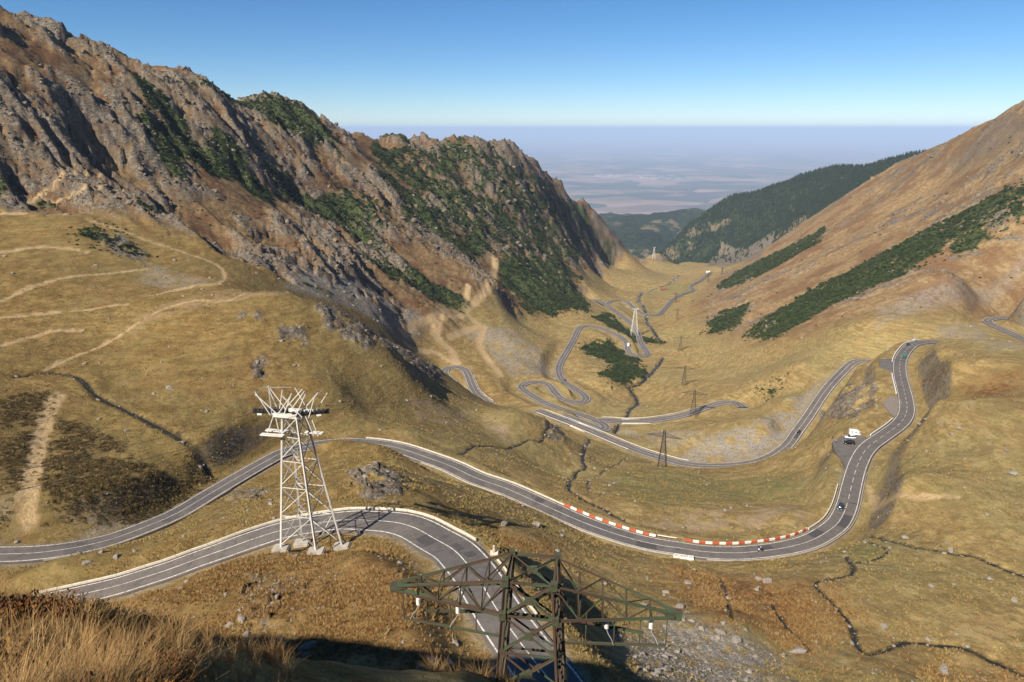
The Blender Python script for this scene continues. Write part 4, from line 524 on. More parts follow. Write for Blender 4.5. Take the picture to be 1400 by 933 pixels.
for k, ln in R_LIN.items():
    lw = .24 if k in ('road_upper', 'road_middle') else .28
    ro = ribbon('road', ln, lambda q: [(-q[3]/2-.55, -1.4), (-q[3]/2-.5, -.02), (-q[3]/2-.3, 0), (0, .04), (q[3]/2+.3, 0), (q[3]/2+.5, -.02), (q[3]/2+.55, -1.4)], M['asphalt'])
    tag(ro, ROAD_LABEL[k], kind='structure')
    for sgn in (-1, 1):
        ribbon('edge_line', offset_line(ln, lambda q: sgn*(q[:, 3]/2), .025), [(-lw/2, 0), (lw/2, 0)], M['paint'], ro)
    S = np.concatenate([[0], np.cumsum(np.hypot(*np.diff(ln[:, :2], axis=0).T))])
    if k == 'road_middle':
        i0 = np.argmin(np.hypot(ln[:, 0]-113, ln[:, 1]-206)); sd0 = S[i0]
        ribbon('centre_line', offset_line(ln, 0, .065), [(-.09, 0), (.09, 0)], M['paint'], ro, 0, sd0)
        s = sd0+1.5
        while s < S[-1]-4: ribbon('centre_dash', offset_line(ln, 0, .065), [(-.09, 0), (.09, 0)], M['paint'], ro, s, s+4.5); s += 8
    elif k in ('road_upper', 'road_lower', 'road_loop', 'road_hairpin_right', 'road_bridge', 'road_valley'):
        ribbon('centre_line', offset_line(ln, 0, .065), [(-.09, 0), (.09, 0)], M['paint'], ro)
# ------------------------------------------------------------------ shared shapes
M['white_steel'] = flat('white_steel', (.60, .57, .51), .55, .25, .6)
M['grey_steel'] = flat('grey_steel', (.30, .28, .25), .6, .25, 1.0)
M['dark_steel'] = flat('dark_steel', (.035, .032, .03), .6, .3, 2.0)
M['rust_steel'] = flat('rusty_pylon_steel', (.048, .040, .036), .7, .3, 1.5)
def green_steel():
    t = NT('weathered_green_steel', .65); n = t.noise(1.1, 6, .7); f = t.noise(9, 4, .7)
    c = t.mix(t.ramp(f, .3, .7), (.035, .055, .030), (.075, .105, .058)); c = t.mix(t.ramp(n, .47, .54), c, (.075, .042, .030)); t.color(c); t.bump(f, .004, .5); return t.m
M['green_steel'] = green_steel()
M['porcelain'] = flat('white_porcelain', (.62, .59, .54), .3, .05, 5)
M['white_paint'] = flat('white_paint', (.78, .74, .66), .6, .12, 1.3)
M['red_paint'] = flat('red_paint', (.50, .10, .045), .6, .2, 1.3)
M['wood'] = flat('brown_timber', (.16, .075, .04), .85, .25, 1)
M['roof_red'] = flat('rusty_roof', (.20, .085, .05), .8, .2, .8)
M['water'] = flat('stream_water', (.020, .020, .016), .4, .3, .8)
M['water'].node_tree.nodes['Principled BSDF'].inputs['Specular IOR Level'].default_value = .12
M['kerb_concrete'] = flat('kerb_concrete', (.40, .35, .28), .9, .2, 1.2)
_unit = {}
def unit_box(mat):
    k = mat.name
    if k not in _unit:
        bm = bmesh.new(); bmesh.ops.create_cube(bm, size=1); me = bpy.data.meshes.new('box_'+k); bm.to_mesh(me); bm.free(); me.materials.append(mat); _unit[k] = me
    return _unit[k]
def unit_angle(mat):
    """an angle-iron section one metre long along z, one metre flanges to be scaled"""
    k = 'angle_'+mat.name
    if k not in _unit:
        s = [(-.5, -.5), (.5, -.5), (.5, -.32), (-.32, -.32), (-.32, .5), (-.5, .5)]
        v = [(x, y, z) for z in (-.5, .5) for x, y in s]; f = [(i, (i+1) % 6, 6+(i+1) % 6, 6+i) for i in range(6)]+[(5, 4, 3, 2, 1, 0), (6, 7, 8, 9, 10, 11)]
        me = bpy.data.meshes.new(k); me.from_pydata(v, [], f); me.materials.append(mat); _unit[k] = me
    return _unit[k]
def bar(name, p, q, w, mat, parent=None, h=None, angle=False):
    p = Vector(p); q = Vector(q); d = q-p; L = d.length
    o = bpy.data.objects.new(name, (unit_angle if angle else unit_box)(mat)); COL.objects.link(o)
    r = d.to_track_quat('Z', 'Y').to_matrix().to_4x4()
    mt = Matrix.Translation((p+q)/2) @ r @ Matrix.Diagonal((w, h or w, L, 1))
    if parent is not None: o.parent = parent; mt = Matrix.Translation(-Vector(parent.location)) @ mt
    o.matrix_basis = mt
    return o
def bars_mesh(name, segs, mat, parent=None, sides=4, loc=(0, 0, 0)):
    """several bars (p, q, width) as ONE part"""
    v = []; f = []
    for p, q, w in segs:
        p = Vector(p); q = Vector(q); r = (q-p).to_track_quat('Z', 'Y'); b = len(v)
        for e in (p, q):
            for i in range(sides):
                a = 2*math.pi*(i+.5)/sides; v.append(e+r @ Vector((math.cos(a)*w*.7, math.sin(a)*w*.7, 0)))
        f += [(b+i, b+(i+1) % sides, b+sides+(i+1) % sides, b+sides+i) for i in range(sides)]+[tuple(b+i for i in reversed(range(sides))), tuple(b+sides+i for i in range(sides))]
    return mesh(name, v, f, mat, parent, loc=loc)
def box(name, lo, hi, mat, parent=None, bevel=0.):
    bm = bmesh.new(); bmesh.ops.create_cube(bm, size=1)
    for v in bm.verts: v.co = [lo[i]+(v.co[i]+.5)*(hi[i]-lo[i]) for i in range(3)]
    if bevel: bmesh.ops.bevel(bm, geom=bm.edges[:], offset=bevel, segments=2, affect='EDGES')
    me = bpy.data.meshes.new(name); bm.to_mesh(me); bm.free(); return link(name, me, mat, parent)
def lathe(name, prof, mat, parent=None, n=12, loc=None):
    v = [(r*math.cos(2*math.pi*i/n), r*math.sin(2*math.pi*i/n), z) for r, z in prof for i in range(n)]
    f = [(j*n+i, j*n+(i+1) % n, (j+1)*n+(i+1) % n, (j+1)*n+i) for j in range(len(prof)-1) for i in range(n)]
    f += [tuple(reversed(range(n))), tuple((len(prof)-1)*n+i for i in range(n))]
    return mesh(name, v, f, mat, parent, True, loc)
def wire(name, pts, r, mat, parent=None):
    cu = bpy.data.curves.new(name, 'CURVE'); cu.dimensions = '3D'; sp = cu.splines.new('POLY'); sp.points.add(len(pts)-1)
    for i, p in enumerate(pts): sp.points[i].co = (*p, 1)
    cu.bevel_depth = r; cu.bevel_resolution = 1
    tmp = bpy.data.objects.new('tmp', cu); COL.objects.link(tmp); dg = bpy.context.evaluated_depsgraph_get(); me = bpy.data.meshes.new_from_object(tmp.evaluated_get(dg)); bpy.data.objects.remove(tmp)
    return link(name, me, mat, parent)
def sag(p, q, s, n=24):
    p = Vector(p); q = Vector(q); return [p.lerp(q, i/n)-Vector((0, 0, 4*s*(i/n)*(1-i/n))) for i in range(n+1)]
def station(road, s):
    ln = R_LIN[road]; S = np.concatenate([[0], np.cumsum(np.hypot(*np.diff(ln[:, :2], axis=0).T))])
    q = np.array([np.interp(s, S, ln[:, j]) for j in range(4)]); q2 = np.array([np.interp(s+.6, S, ln[:, j]) for j in range(4)]); t = (q2-q)[:2]; t /= np.linalg.norm(t)+1e-9
    return q, t, np.array([t[1], -t[0]])
# ------------------------------------------------------------------ parking lots beside the road
def lot(name, poly, mat, label, edge=None):
    ln = R_LIN['road_middle']; p = np.array(poly)[:, :2]; c = p.mean(0); v = []; zs = []
    for x, y in [tuple(c)]+[tuple(q) for q in p]:
        dd = np.hypot(ln[:, 0]-x, ln[:, 1]-y); i = np.argmin(dd); f = min(1, dd[i]/14); zs.append((ln[i, 2]-.03)*(1-f)+poly[0][2]*f); v.append((x, y, zs[-1]))
    n = len(p); f = [(0, 1+i, 1+(i+1) % n) for i in range(n)]
    v += [(x, y, z-2.5) for (x, y), z in zip([tuple(q) for q in p], zs[1:])]; f += [(1+i, n+1+i, n+1+(i+1) % n, 1+(i+1) % n) for i in range(n)]
    tag(mesh(name, v, f, mat), label, kind='structure')
# ------------------------------------------------------------------ low walls and barriers along the roads
def wall_run(name, road, s0, s1, side, gap, label, cat, blk=4.0, th=.28, h=.5, mats=('white_paint',), names=('wall_block',), group=None, zoff=0., joint=.06):
    q, t, n = station(road, s0); root = empty(name, (q[0], q[1], q[2])); root['label'] = label; root['category'] = cat
    if group: root['group'] = group
    s = s0; i = 0
    while s < s1-.4:
        e = min(s+blk-joint, s1); a, _, na = station(road, s); b, _, nb = station(road, e)
        pa = Vector((*(a[:2]+na*side*(a[3]/2+gap)), a[2]+h/2-.1+zoff)); pb = Vector((*(b[:2]+nb*side*(b[3]/2+gap)), b[2]+h/2-.1+zoff))
        d = pb-pa; o = bpy.data.objects.new(names[i % len(names)], unit_box(M[mats[i % len(mats)]])); COL.objects.link(o); o.parent = root
        rz = math.atan2(d.y, d.x); o.matrix_basis = Matrix.Translation((pa+pb)/2-Vector(root.location)) @ Matrix.Rotation(rz, 4, 'Z') @ Matrix.Rotation(-math.asin(d.z/d.length), 4, 'Y') @ Matrix.Diagonal((d.length, th, h+.2, 1))
        s += blk; i += 1
    return root
def rail_run(name, road, s0, s1, side, gap, label, mat='white_paint', group=None, post=4.0, h=.7, w=.3):
    q, t, n = station(road, s0); root = empty(name, (q[0], q[1], q[2])); root['label'] = label; root['category'] = 'guard rail'
    if group: root['group'] = group
    L0 = Vector(root.location); pts = []
    for s in np.arange(s0, s1, 2.0):
        a, _, na = station(road, s); pts.append((a[0]+na[0]*side*(a[3]/2+gap)-L0.x, a[1]+na[1]*side*(a[3]/2+gap)-L0.y, a[2]-L0.z))
    v = []; 
    for x, y, z in pts: v += [(x, y, z+h-w), (x, y, z+h)]
    v2 = [(x+.05, y+.05, z) for x, y, z in v]; k = len(v); f = []
    for i in range(len(pts)-1):
        a = 2*i; f += [(a, a+1, a+3, a+2), (k+a+2, k+a+3, k+a+1, k+a), (a+1, k+a+1, k+a+3, a+3), (a+2, k+a+2, k+a, a)]
    mesh('rail', v+v2, f, M[mat], root)
    for x, y, z in pts[::2]: bar('post', Vector((x, y, z-.4))+L0, Vector((x, y, z+h))+L0, .1, M['grey_steel'], root)
    return root
wall_run('parapet', 'road_upper', ST['up_c']+6, ST['up_a'], 1, 1.15, 'white parapet along the outer edge of the wide near road', 'parapet', 3.0, .22, .30, ('concrete',))
wall_run('parapet', 'road_upper', ST['up_d']+1, ST['up_c']-1, 1, 1.3, 'short white parapet beside the carved roadside post', 'parapet', 3.0, .18, .28, ('concrete',))
wall_run('parapet', 'road_middle', ST['mid_rail_a'], ST['mid_rail_b'], -1, 1.2, 'long thin white parapet ending where the red blocks begin', 'parapet', 3.0, .18, .28, ('concrete',))
wall_run('road_barrier', 'road_middle', ST['mid_red_a'], ST['mid_red_b'], -1, 1.25, 'red and white block barrier on the straight above the stream', 'barrier', 2.3, .34, .52, ('red_paint', 'white_paint'), ('red_block', 'white_block'))
wall_run('road_barrier', 'road_middle', ST['mid_w_b']+1, ST['mid_red2_b'], -1, 1.6, 'red and white block barrier round the wide bend opposite the culvert', 'barrier', 2.3, .34, .52, ('red_paint', 'white_paint'), ('red_block', 'white_block'))
rail_run('guard_rail', 'road_middle', ST['mid_red_b']+.5, ST['mid_w_b']+.5, -1, 1.25, 'short white railing between two runs of red and white blocks')
wall_run('parapet', 'road_middle', ST['mid_red2_b']+.5, ST['mid_lot'], -1, 1.3, 'pale parapet between the red blocks and the parking lot', 'parapet', 4.0, .3, .45, ('concrete',))
wall_run('kerb', 'road_middle', ST['mid_near_a'], ST['mid_near_b'], 1, .75, 'pale concrete kerb on the uphill side of the straight', 'kerb', 3.0, .16, .22, ('kerb_concrete',))
wall_run('kerb', 'road_middle', ST['mid_nr_a'], ST['mid_nr_b'], 1, .75, 'pale kerb running up to the white culvert', 'kerb', 3.0, .16, .22, ('kerb_concrete',))
wall_run('kerb', 'road_middle', ST['mid_l_a'], ST['mid_l_b'], 1, .75, 'pale concrete kerb on the road below the dark heath', 'kerb', 3.0, .16, .2, ('kerb_concrete',))
wall_run('kerb', 'road_middle', ST['mid_w_b']+6, ST['mid_out_b']+10, 1, .8, 'pale outer kerb of the wide bend below the parking lot', 'kerb', 4.0, .2, .22, ('kerb_concrete',))
wall_run('parapet', 'road_middle', ST['mid_t_a']-6, ST['mid_t_a']+26, -1, .9, 'white parapet just above the parking lot', 'parapet', 4.0, .3, .55)
wall_run('parapet', 'road_middle', ST['mid_t_b']-46, ST['mid_t_b']-4, -1, 1.0, 'white parapet below the small turnout', 'parapet', 4.0, .35, .6)
wall_run('parapet', 'road_middle', ST['mid_t_b']+26, ST['mid_end']-6, -1, 1.0, 'white parapet round the top bend with the parked white car', 'parapet', 4.0, .35, .6)
rail_run('guard_rail', 'road_lower', ST['low_a'], ST['low_b'], 1, 1.0, 'white guard rail along the valley side of the rising road')
rail_run('guard_rail', 'road_lower', ST['low_c'], ST['low_d'], 1, 1.0, 'white guard rail along the road behind the dark pylon')
rail_run('guard_rail', 'road_lower', ST['low_e']-30, ST['low_d'], -1, .9, 'pale guard rail on the near side above the dark stream culvert')
rail_run('guard_rail', 'road_loop', ST['loop_b'], ST['loop_a'], 1, 1.0, 'white guard rail outside the small road loop', h=.9)
rail_run('guard_rail', 'road_bridge', 4, 78, -1, .8, 'white guard rail on the low bridge', h=.9)
lot('parking_lot', LOTS['parking'], M['asphalt'], 'asphalt parking lot beside the bend with parked vehicles')
lot('gravel_turnout', LOTS['gravel'], M['gravel'], 'empty gravel turnout beside the rising road')
lot('small_turnout', LOTS['turnout'], M['asphalt'], 'small paved turnout with white edge near the top bend')
def patch_quad(road, s0, s1, o0, o1, name='road_patch'):
    ln = R_LIN[road]; ro = [o for o in COL.objects if o.get('label') == ROAD_LABEL[road]][0]
    ribbon(name, offset_line(ln, (o0+o1)/2, .045), [(-(o1-o0)/2, 0), ((o1-o0)/2, 0)], M['patch'], ro, s0, s1)
M['patch'] = flat('dark_asphalt_patch', (.068, .063, .06), .8, .2, 2)
for r_, a_, b_, o0, o1 in [('road_upper', 52, 56, -2.6, -.2), ('road_upper', 47, 50, .5, 1.8), ('road_upper', 44, 46, .8, 2.6), ('road_upper', 84, 87, .3, 1.5), ('road_middle', 316, 326, .3, 2.9), ('road_middle', 300, 306, -2.8, -.2), ('road_middle', 206, 209, -2.6, -.3), ('road_middle', 336, 337, .3, 2.8), ('road_middle', 278, 283, -2.4, -.4), ('road_middle', 240, 246, .2, 2.9), ('road_lower', 150, 158, -2.6, -.3)]:
    patch_quad(r_, a_, b_, o0, o1)
# ------------------------------------------------------------------ streams
for w, ln in S_LIN:
    z = np.array([ground_z(x, y) for x, y in ln]); k = np.ones(7)/7; zz = np.convolve(np.pad(z, 3, 'edge'), k, 'valid')
    l3 = np.column_stack([ln, np.minimum(z, zz)+.10+.06*w]); jit = .35*np.array([noise(np.array([i*.37]), np.array([w]))[0] for i in range(len(ln))])
    l3 = np.column_stack([l3, np.maximum(.2, w*.42*(1+jit*2.2))])
    tag(ribbon('stream', l3, lambda q: [(-q[3]/2, 0), (q[3]/2, 0)], M['water']), 'dark narrow brook between turf banks', kind='structure')
# ------------------------------------------------------------------ the green power pylon just below the observer
def green_pylon():
    c = Vector((.95, 27.3, -34.2)); yaw = math.atan2(-2.0, 13.35); root = empty('power_pylon', c)
    tag(root, 'rusty green lattice power pylon with wide crossarms standing over the road', 'pylon')
    ux = Vector((math.cos(yaw), math.sin(yaw), 0)); uy = Vector((-math.sin(yaw), math.cos(yaw), 0)); g = M['green_steel']
    def W(x, y, z): return Vector((c.x, c.y, .33))+ux*x+uy*y+Vector((0, 0, z))
    lv = [-20, -21.75, -23.7, -25.9, -28.4, -31.2, -34.5]; hw = lambda z: 1.08+(-20-z)*.065
    cs = [(-1, -1), (1, -1), (1, 1), (-1, 1)]
    for sx, sy in cs: bar('leg', W(sx*hw(-19.9), sy*hw(-19.9), -19.9), W(sx*hw(-34.8), sy*hw(-34.8), -34.8), .17, g, root, angle=True)
    for i, z in enumerate(lv):
        for k in range(4):
            a, b = cs[k], cs[(k+1) % 4]; h = hw(z)
            bar('ring_beam', W(a[0]*h, a[1]*h, z), W(b[0]*h, b[1]*h, z), .13 if i < 3 else .09, g, root, angle=True)
            if i < len(lv)-1:
                z2 = lv[i+1]; h2 = hw(z2)
                bar('brace', W(a[0]*h, a[1]*h, z), W(b[0]*h2, b[1]*h2, z2), .11, g, root, angle=True); bar('brace', W(b[0]*h, b[1]*h, z), W(a[0]*h2, a[1]*h2, z2), .11, g, root, angle=True)
                zm = (z+z2)/2; hm = (h+h2)/2
                if i in (0, 1, 2):
                    m = W((a[0]+b[0])/2*hm*1.03, (a[1]+b[1])/2*hm*1.03, zm); n = ux*((a[0]+b[0])/2)+uy*((a[1]+b[1])/2)
                    bar('gusset_plate', m-n*.03, m+n*.03, .42, g, root)
        if i < 2:
            bar('brace', W(-h, -h, z), W(h, h, z), .1, g, root, angle=True); bar('brace', W(-h, h, z), W(h, -h, z), .1, g, root, angle=True)
            bar('gusset_plate', W(0, 0, z-.02), W(0, 0, z+.02), .5, g, root)
            for sx, sy in cs: p = W(sx*(h+.03), sy*(h+.03), z); bar('gusset_plate', p-Vector((0, 0, .2)), p+Vector((0, 0, .2)), .3, g, root)
    for s in (-1, 1):
        zt = -21.75; tip = W(s*6.75, 0, zt); h0, h1 = hw(-20), hw(zt)
        bar('tip_plate', W(s*6.2, 0, zt+.02), W(s*6.95, 0, zt+.02), .34, g, root, h=.42)
        ch = {}
        for sy in (-1, 1):
            ch['b', sy] = (W(s*h1, sy*h1, zt), W(s*6.6, sy*.16, zt)); ch['t', sy] = (W(s*h0, sy*h0, -20), W(s*6.6, sy*.14, zt+.2))
        for (k, sy), (p, q) in ch.items(): bar('chord', p, q, .17 if k == 'b' else .12, g, root, angle=True)
        N = 5; P = lambda k, sy, t: ch[k, sy][0].lerp(ch[k, sy][1], t)
        for i in range(N):
            t0, t1 = i/N, (i+1)/N; fl = i % 2
            for sy in (-1, 1):
                bar('lattice_strut', P('b' if fl else 't', sy, t0), P('t' if fl else 'b', sy, t1), .07, g, root, angle=True)
                if i: bar('lattice_post', P('b', sy, t0), P('t', sy, t0), .065, g, root, angle=True)
            for k in ('b', 't'):
                bar('lattice_strut', P(k, -1 if fl else 1, t0), P(k, 1 if fl else -1, t1), .06, g, root, angle=True)
                if i: bar('cross_tie', P(k, -1, t0), P(k, 1, t0), .06, g, root, angle=True)
        # hanging walkway rails
        rz = -23.35
        bar('hanging_rail', W(s*1.2, -.75, rz), W(s*6.3, -.2, rz), .1, g, root); bar('hanging_rail', W(s*1.9, .75, rz+.15), W(s*5.3, .3, rz+.15), .12, g, root)
        for x in (2.6, 3.9, 5.1, 6.3):
            y = -.75+(x-1.2)/5.1*.55; bar('hanger_rod', W(s*x, y*.9, zt), W(s*x, y, rz), .05, g, root)
        for x, y in ((3.55, -.3), (5.6, .0)):
            top = W(s*x, y, zt); bar('insulator_rod', top, top-Vector((0, 0, .55)), .035, M['dark_steel'], root)
            pr = [(.02, 0)]
            for k in range(5): pr += [(.045, -.02-.075*k), (.11, -.05-.075*k), (.10, -.065-.075*k), (.045, -.072-.075*k)]
            pr += [(.03, -.44)]
            lathe('insulator', list(reversed(pr)), M['porcelain'], root, 12, top-Vector((0, 0, .5))-c)
            e = top-Vector((0, 0, .92)); pts = [e+ux*(.05*k*s)+uy*(-.04*k)-Vector((0, 0, .09*k+.05*math.sin(k*.9))) for k in range(8)]
            wire('jumper_cable', [p-c for p in pts], .018, M['grey_steel'], root)
    for sx, sy in cs:
        z = -34.6; p = W(sx*hw(z), sy*hw(z), z); gz = min(ground_z(p.x, p.y), z)-.4
        box('concrete_foot', (p.x-c.x-.5, p.y-c.y-.5, gz-c.z), (p.x-c.x+.5, p.y-c.y+.5, z+.25-c.z), M['concrete'], root, .05)
    return W
PW = green_pylon()
# ------------------------------------------------------------------ the white cable-car tower by the road
M['old_concrete'] = flat('weathered_concrete', (.36, .32, .26), .9, .25, 1.0, bump=.02)
def white_tower():
    ft = [Vector(f) for f in FEET]; c = sum(ft, Vector())/4; root = empty('cable_car_tower', (c.x, c.y, -75))
    tag(root, 'white steel cable car tower on concrete feet beside the near road', 'tower'); m = M['white_steel']; C0 = Vector(root.location)
    top = -47.2; hc = Vector((c.x-.2, c.y-1.0, top))
    tp = [hc+Vector(((f-c).x, (f-c).y, 0)).normalized()*1.9 for f in ft]
    order = [0, 1, 2, 3]
    for f, t in zip(ft, tp): bar('leg', f, t, .30, m, root)
    L = 6; P = lambda k, u: ft[k].lerp(tp[k], u); us = [0, .25, .47, .67, .85, 1.0]
    for i in range(len(us)):
        for k in range(4):
            if i: bar('ring_beam', P(k, us[i]), P((k+1) % 4, us[i]), .10, m, root)
            if i < len(us)-1:
                a, b = (k, (k+1) % 4)
                bar('brace', P(a, us[i]+.02), P(b, us[i+1]), .12, m, root); bar('brace', P(b, us[i]+.02), P(a, us[i+1]), .12, M['grey_steel'], root)
    for f in ft:
        gz = ground_z(f.x, f.y)
        o = box('concrete_foot', (f.x-C0.x-1.5, f.y-C0.y-1.1, min(gz, f.z)-2.0-C0.z), (f.x-C0.x+1.5, f.y-C0.y+1.1, f.z+.02-C0.z), M['old_concrete'], root, .2)
    # head: white crossbeam carrying two long black roller trains
    d = Vector((.985, -.17, 0)).normalized(); n = Vector((.17, .985, 0)); zb = top+.2
    H = Vector((hc.x, hc.y, zb))
    bar('crossbeam', H-d*3.2-n*1.0, H+d*1.2-n*1.2, .55, m, root, h=.7); bar('crossbeam', H-d*1.5+n*1.3, H+d*3.4+n*1.3, .5, m, root, h=.6)
    for cen, dr in ((H-d*4.0-n*.4, Vector((1, -.05, 0)).normalized()), (H+d*3.1+n*.2, Vector((.97, .25, 0)).normalized())):
        bar('roller_beam', cen-dr*3.1+Vector((0, 0, .15)), cen+dr*3.1+Vector((0, 0, .15)), .34, M['dark_steel'], root, h=.5)
        for k in range(9):
            p = cen+dr*(-2.8+.7*k)+Vector((0, 0, .45)); q = Vector((-dr.y, dr.x, 0)); bar('roller', p-q*.3, p+q*.3, .48, M['dark_steel'], root)
        bar('roller_guard', cen-dr*2.4+Vector((0, 0, -.25)), cen-dr*1.6+Vector((0, 0, -.25)), .35, M['white_paint'], root); bar('roller_guard', cen+dr*.9+Vector((0, 0, -.25)), cen+dr*1.7+Vector((0, 0, -.25)), .35, M['white_paint'], root)
    Z3 = Vector((0, 0, 1))
    def gan(x, y, dx, dy, h): p = H+d*x+n*y; bar('gantry_rod', p, p+d*dx+n*dy+Z3*h, .14, m, root)
    for y in (-1.3, 1.3):
        for x, dx in ((-3.6, -2.0), (-2.0, -3.6), (-3.3, .3), (-2.4, 3.2), (-1.2, 2.3), (2.2, -2.8), (1.0, 2.6), (3.4, 1.9)): gan(x, y, dx+.5*y/1.3, .2, 3.9+.35*math.sin(x*3+y))
        if y > 0: bar('gantry_beam', H+d*-5.4+n*y+Z3*4.0, H+d*-.6+n*y+Z3*4.3, .09, M['grey_steel'], root)
    for x in (-5.6, 5.0): bar('gantry_beam', H+d*x-n*1.3+Z3*3.9, H+d*x+n*1.5+Z3*4.1, .09, M['grey_steel'], root)
    # service platform below the head
    pz = -3.6
    for y in (-1.6, .2): bar('platform', H+d*-5.6+n*y+Z3*pz, H+d*-1.4+n*y+Z3*pz, .9, m, root, h=.16)
    bar('platform', H+d*1.6+n*.6+Z3*pz, H+d*4.8+n*.6+Z3*pz, .9, m, root, h=.16)
    for x, x2 in ((-3.2, -4.8), (-3.0, -2.6), (-1.6, -2.0), (2.6, 3.8), (3.6, 4.6)): bar('hanger_rod', H+d*x-n*.8, H+d*x2-n*.8+Z3*pz, .13, m, root)
    for k in range(14): bar('ladder_rung', P(3, .2+.05*k)+Vector((.5, -.2, 0)), P(3, .2+.05*k)+Vector((1.1, -.3, 0)), .06, m, root)
    return H, d, n
TH, Td, Tn = white_tower()
# ------------------------------------------------------------------ distant white cable-car towers
def small_tower(spot, hgt, base, label, lip=False):
    x, y = spot
    if lip:                       # stand it on the brow where the valley floor breaks off
        i = int(np.argmin(np.abs(AZ-math.atan2(x, y)))); j0, j1 = np.searchsorted(LR, [math.log(1350), math.log(2150)]); j = j0+int(np.argmax(Z[i, j0:j1]/RR[i, j0:j1])); x, y = X[i, j], Y[i, j]
    z = ground_z(x, y); root = empty('cable_car_tower', (x, y, z)); tag(root, label, 'tower'); m = M['white_steel']
    ft = [Vector((sx*base, sy*base*.8, -1)) for sx, sy in ((-1, -1), (1, -1), (1, 1), (-1, 1))]; tp = [Vector((f.x*.22, f.y*.22, hgt)) for f in ft]
    for f, t in zip(ft, tp): bars_mesh('leg', [(f, t, .30)], m, root)
    us = [0, .22, .42, .6, .76, .9, 1]
    for i in range(6):
        seg = []
        for k in range(4):
            a, b = ft[k].lerp(tp[k], us[i]), ft[(k+1) % 4].lerp(tp[(k+1) % 4], us[i+1]); c2, d2 = ft[(k+1) % 4].lerp(tp[(k+1) % 4], us[i]), ft[k].lerp(tp[k], us[i+1]); seg += [(a, b, .13), (c2, d2, .13), (d2, b, .13)]
        bars_mesh('bracing', seg, m, root)
    bars_mesh('crossbeam', [((-3.4, 0, hgt), (3.4, 0, hgt), .6)], m, root); 
    for s in (-1, 1): bars_mesh('roller_beam', [((s*3.2, -3, hgt+.7), (s*3.2, 3, hgt+.5), .4)], M['white_steel'], root)
    return Vector((x, y, z+hgt+.6))
T2 = small_tower(SPOT['midtower'], 35, 4.6, 'white lattice cable car tower among the loops of the valley road')
T3 = small_tower(SPOT['fartower'], 32, 4.0, 'small white tower on the lip at the far end of the valley', True)
# ------------------------------------------------------------------ dark power pylons marching down the valley
def make_dark_pylon():
    root = empty('lattice_pylon', (0, 0, 0)); m = M['rust_steel']; H = 20.5
    hw = lambda z: 2.1-1.35*min(1, z/15)
    cs = [(-1, -1), (1, -1), (1, 1), (-1, 1)]
    for sx, sy in cs: bars_mesh('leg', [((sx*2.25, sy*2.25, -1.2), (sx*hw(15), sy*hw(15), 15), .2), ((sx*hw(15), sy*hw(15), 15), (sx*.5, sy*.5, H), .17)], m, root)
    zs = [0, 4.2, 7.8, 10.8, 13.2, 15, 16.8, 18.6, 20.3]
    for i in range(len(zs)-1):
        z, z2 = zs[i], zs[i+1]; a, b = (hw(z) if z <= 15 else .75-.25*(z-15)/5.5), (hw(z2) if z2 <= 15 else .75-.25*(z2-15)/5.5); seg = []
        for k in range(4):
            p, q = cs[k], cs[(k+1) % 4]; seg += [((p[0]*a, p[1]*a, z), (q[0]*b, q[1]*b, z2), .10), ((q[0]*a, q[1]*a, z), (p[0]*b, p[1]*b, z2), .10), ((p[0]*b, p[1]*b, z2), (q[0]*b, q[1]*b, z2), .10)]
        bars_mesh('bracing', seg, m, root)
    for s in (-1, 1):
        seg = [((s*.7, y, 17.2), (s*9.0, 0, 17.2), .14) for y in (-.7, .7)]+[((s*.6, y, 19.0), (s*9.0, 0, 17.3), .12) for y in (-.6, .6)]
        for k in range(6):
            t, t2 = k/6, (k+1)/6; seg += [((s*(.7+8.3*t), -.7*(1-t), 17.2), (s*(.7+8.3*t2), .7*(1-t2), 17.2), .08), ((s*(.7+8.3*t), 0, 17.2), (s*(.7+8.3*t2), 0, 19-1.8*t2), .08)]
        bars_mesh('crossarm', seg, m, root)
        for x in (4.6, 8.7): bars_mesh('insulator', [((s*x, 0, 17.1), (s*x, 0, 15.6), .13)], M['grey_steel'], root)
    bars_mesh('insulator', [((0, 0, 15), (0, 0, 13.9), .13)], M['grey_steel'], root)
    return root
def copy_tree(o, parent=None):
    n = o.copy(); COL.objects.link(n); n.parent = parent
    for ch in o.children: copy_tree(ch, n)
    return n
PY = [('red_pylon', 1, 'largest dark lattice pylon standing in front of the rising road'), ('p2', 1, 'dark lattice pylon beside the bridge road'), ('p3', .95, 'dark lattice pylon on bare tan meadow across the stream from the pine patch'),
      ('p4', .9, 'slim dark pylon on the tan slope level with the valley hairpin'), ('p5', .85, 'faint dark pylon right of the white valley tower'), ('p6', .85, 'tiny dark pylon above the bend of the valley floor road'), ('p7', .85, 'tiny dark pylon near the white building on the valley floor'), ('p8', .85, 'farthest tiny dark pylon under the green slope')]
proto = make_dark_pylon(); PYP = []
for i, (k, s, lab) in enumerate(PY):
    x, y = SPOT[k]; o = proto if i == 0 else copy_tree(proto)
    nx = SPOT[PY[min(i+1, len(PY)-1)][0]]; pv = SPOT[PY[max(i-1, 0)][0]]; a = math.atan2(nx[1]-pv[1], nx[0]-pv[0])
    zmin = min(ground_z(x+dx, y+dy) for dx in (-2, 2) for dy in (-2, 2))
    o.location = (x, y, zmin+.5); o.rotation_euler = (0, 0, a-math.pi/2); o.scale = (s, s, s); tag(o, lab, 'pylon', 'dark pylons down the valley')
    PYP.append((Vector((x, y, zmin+.5)), a-math.pi/2, s))
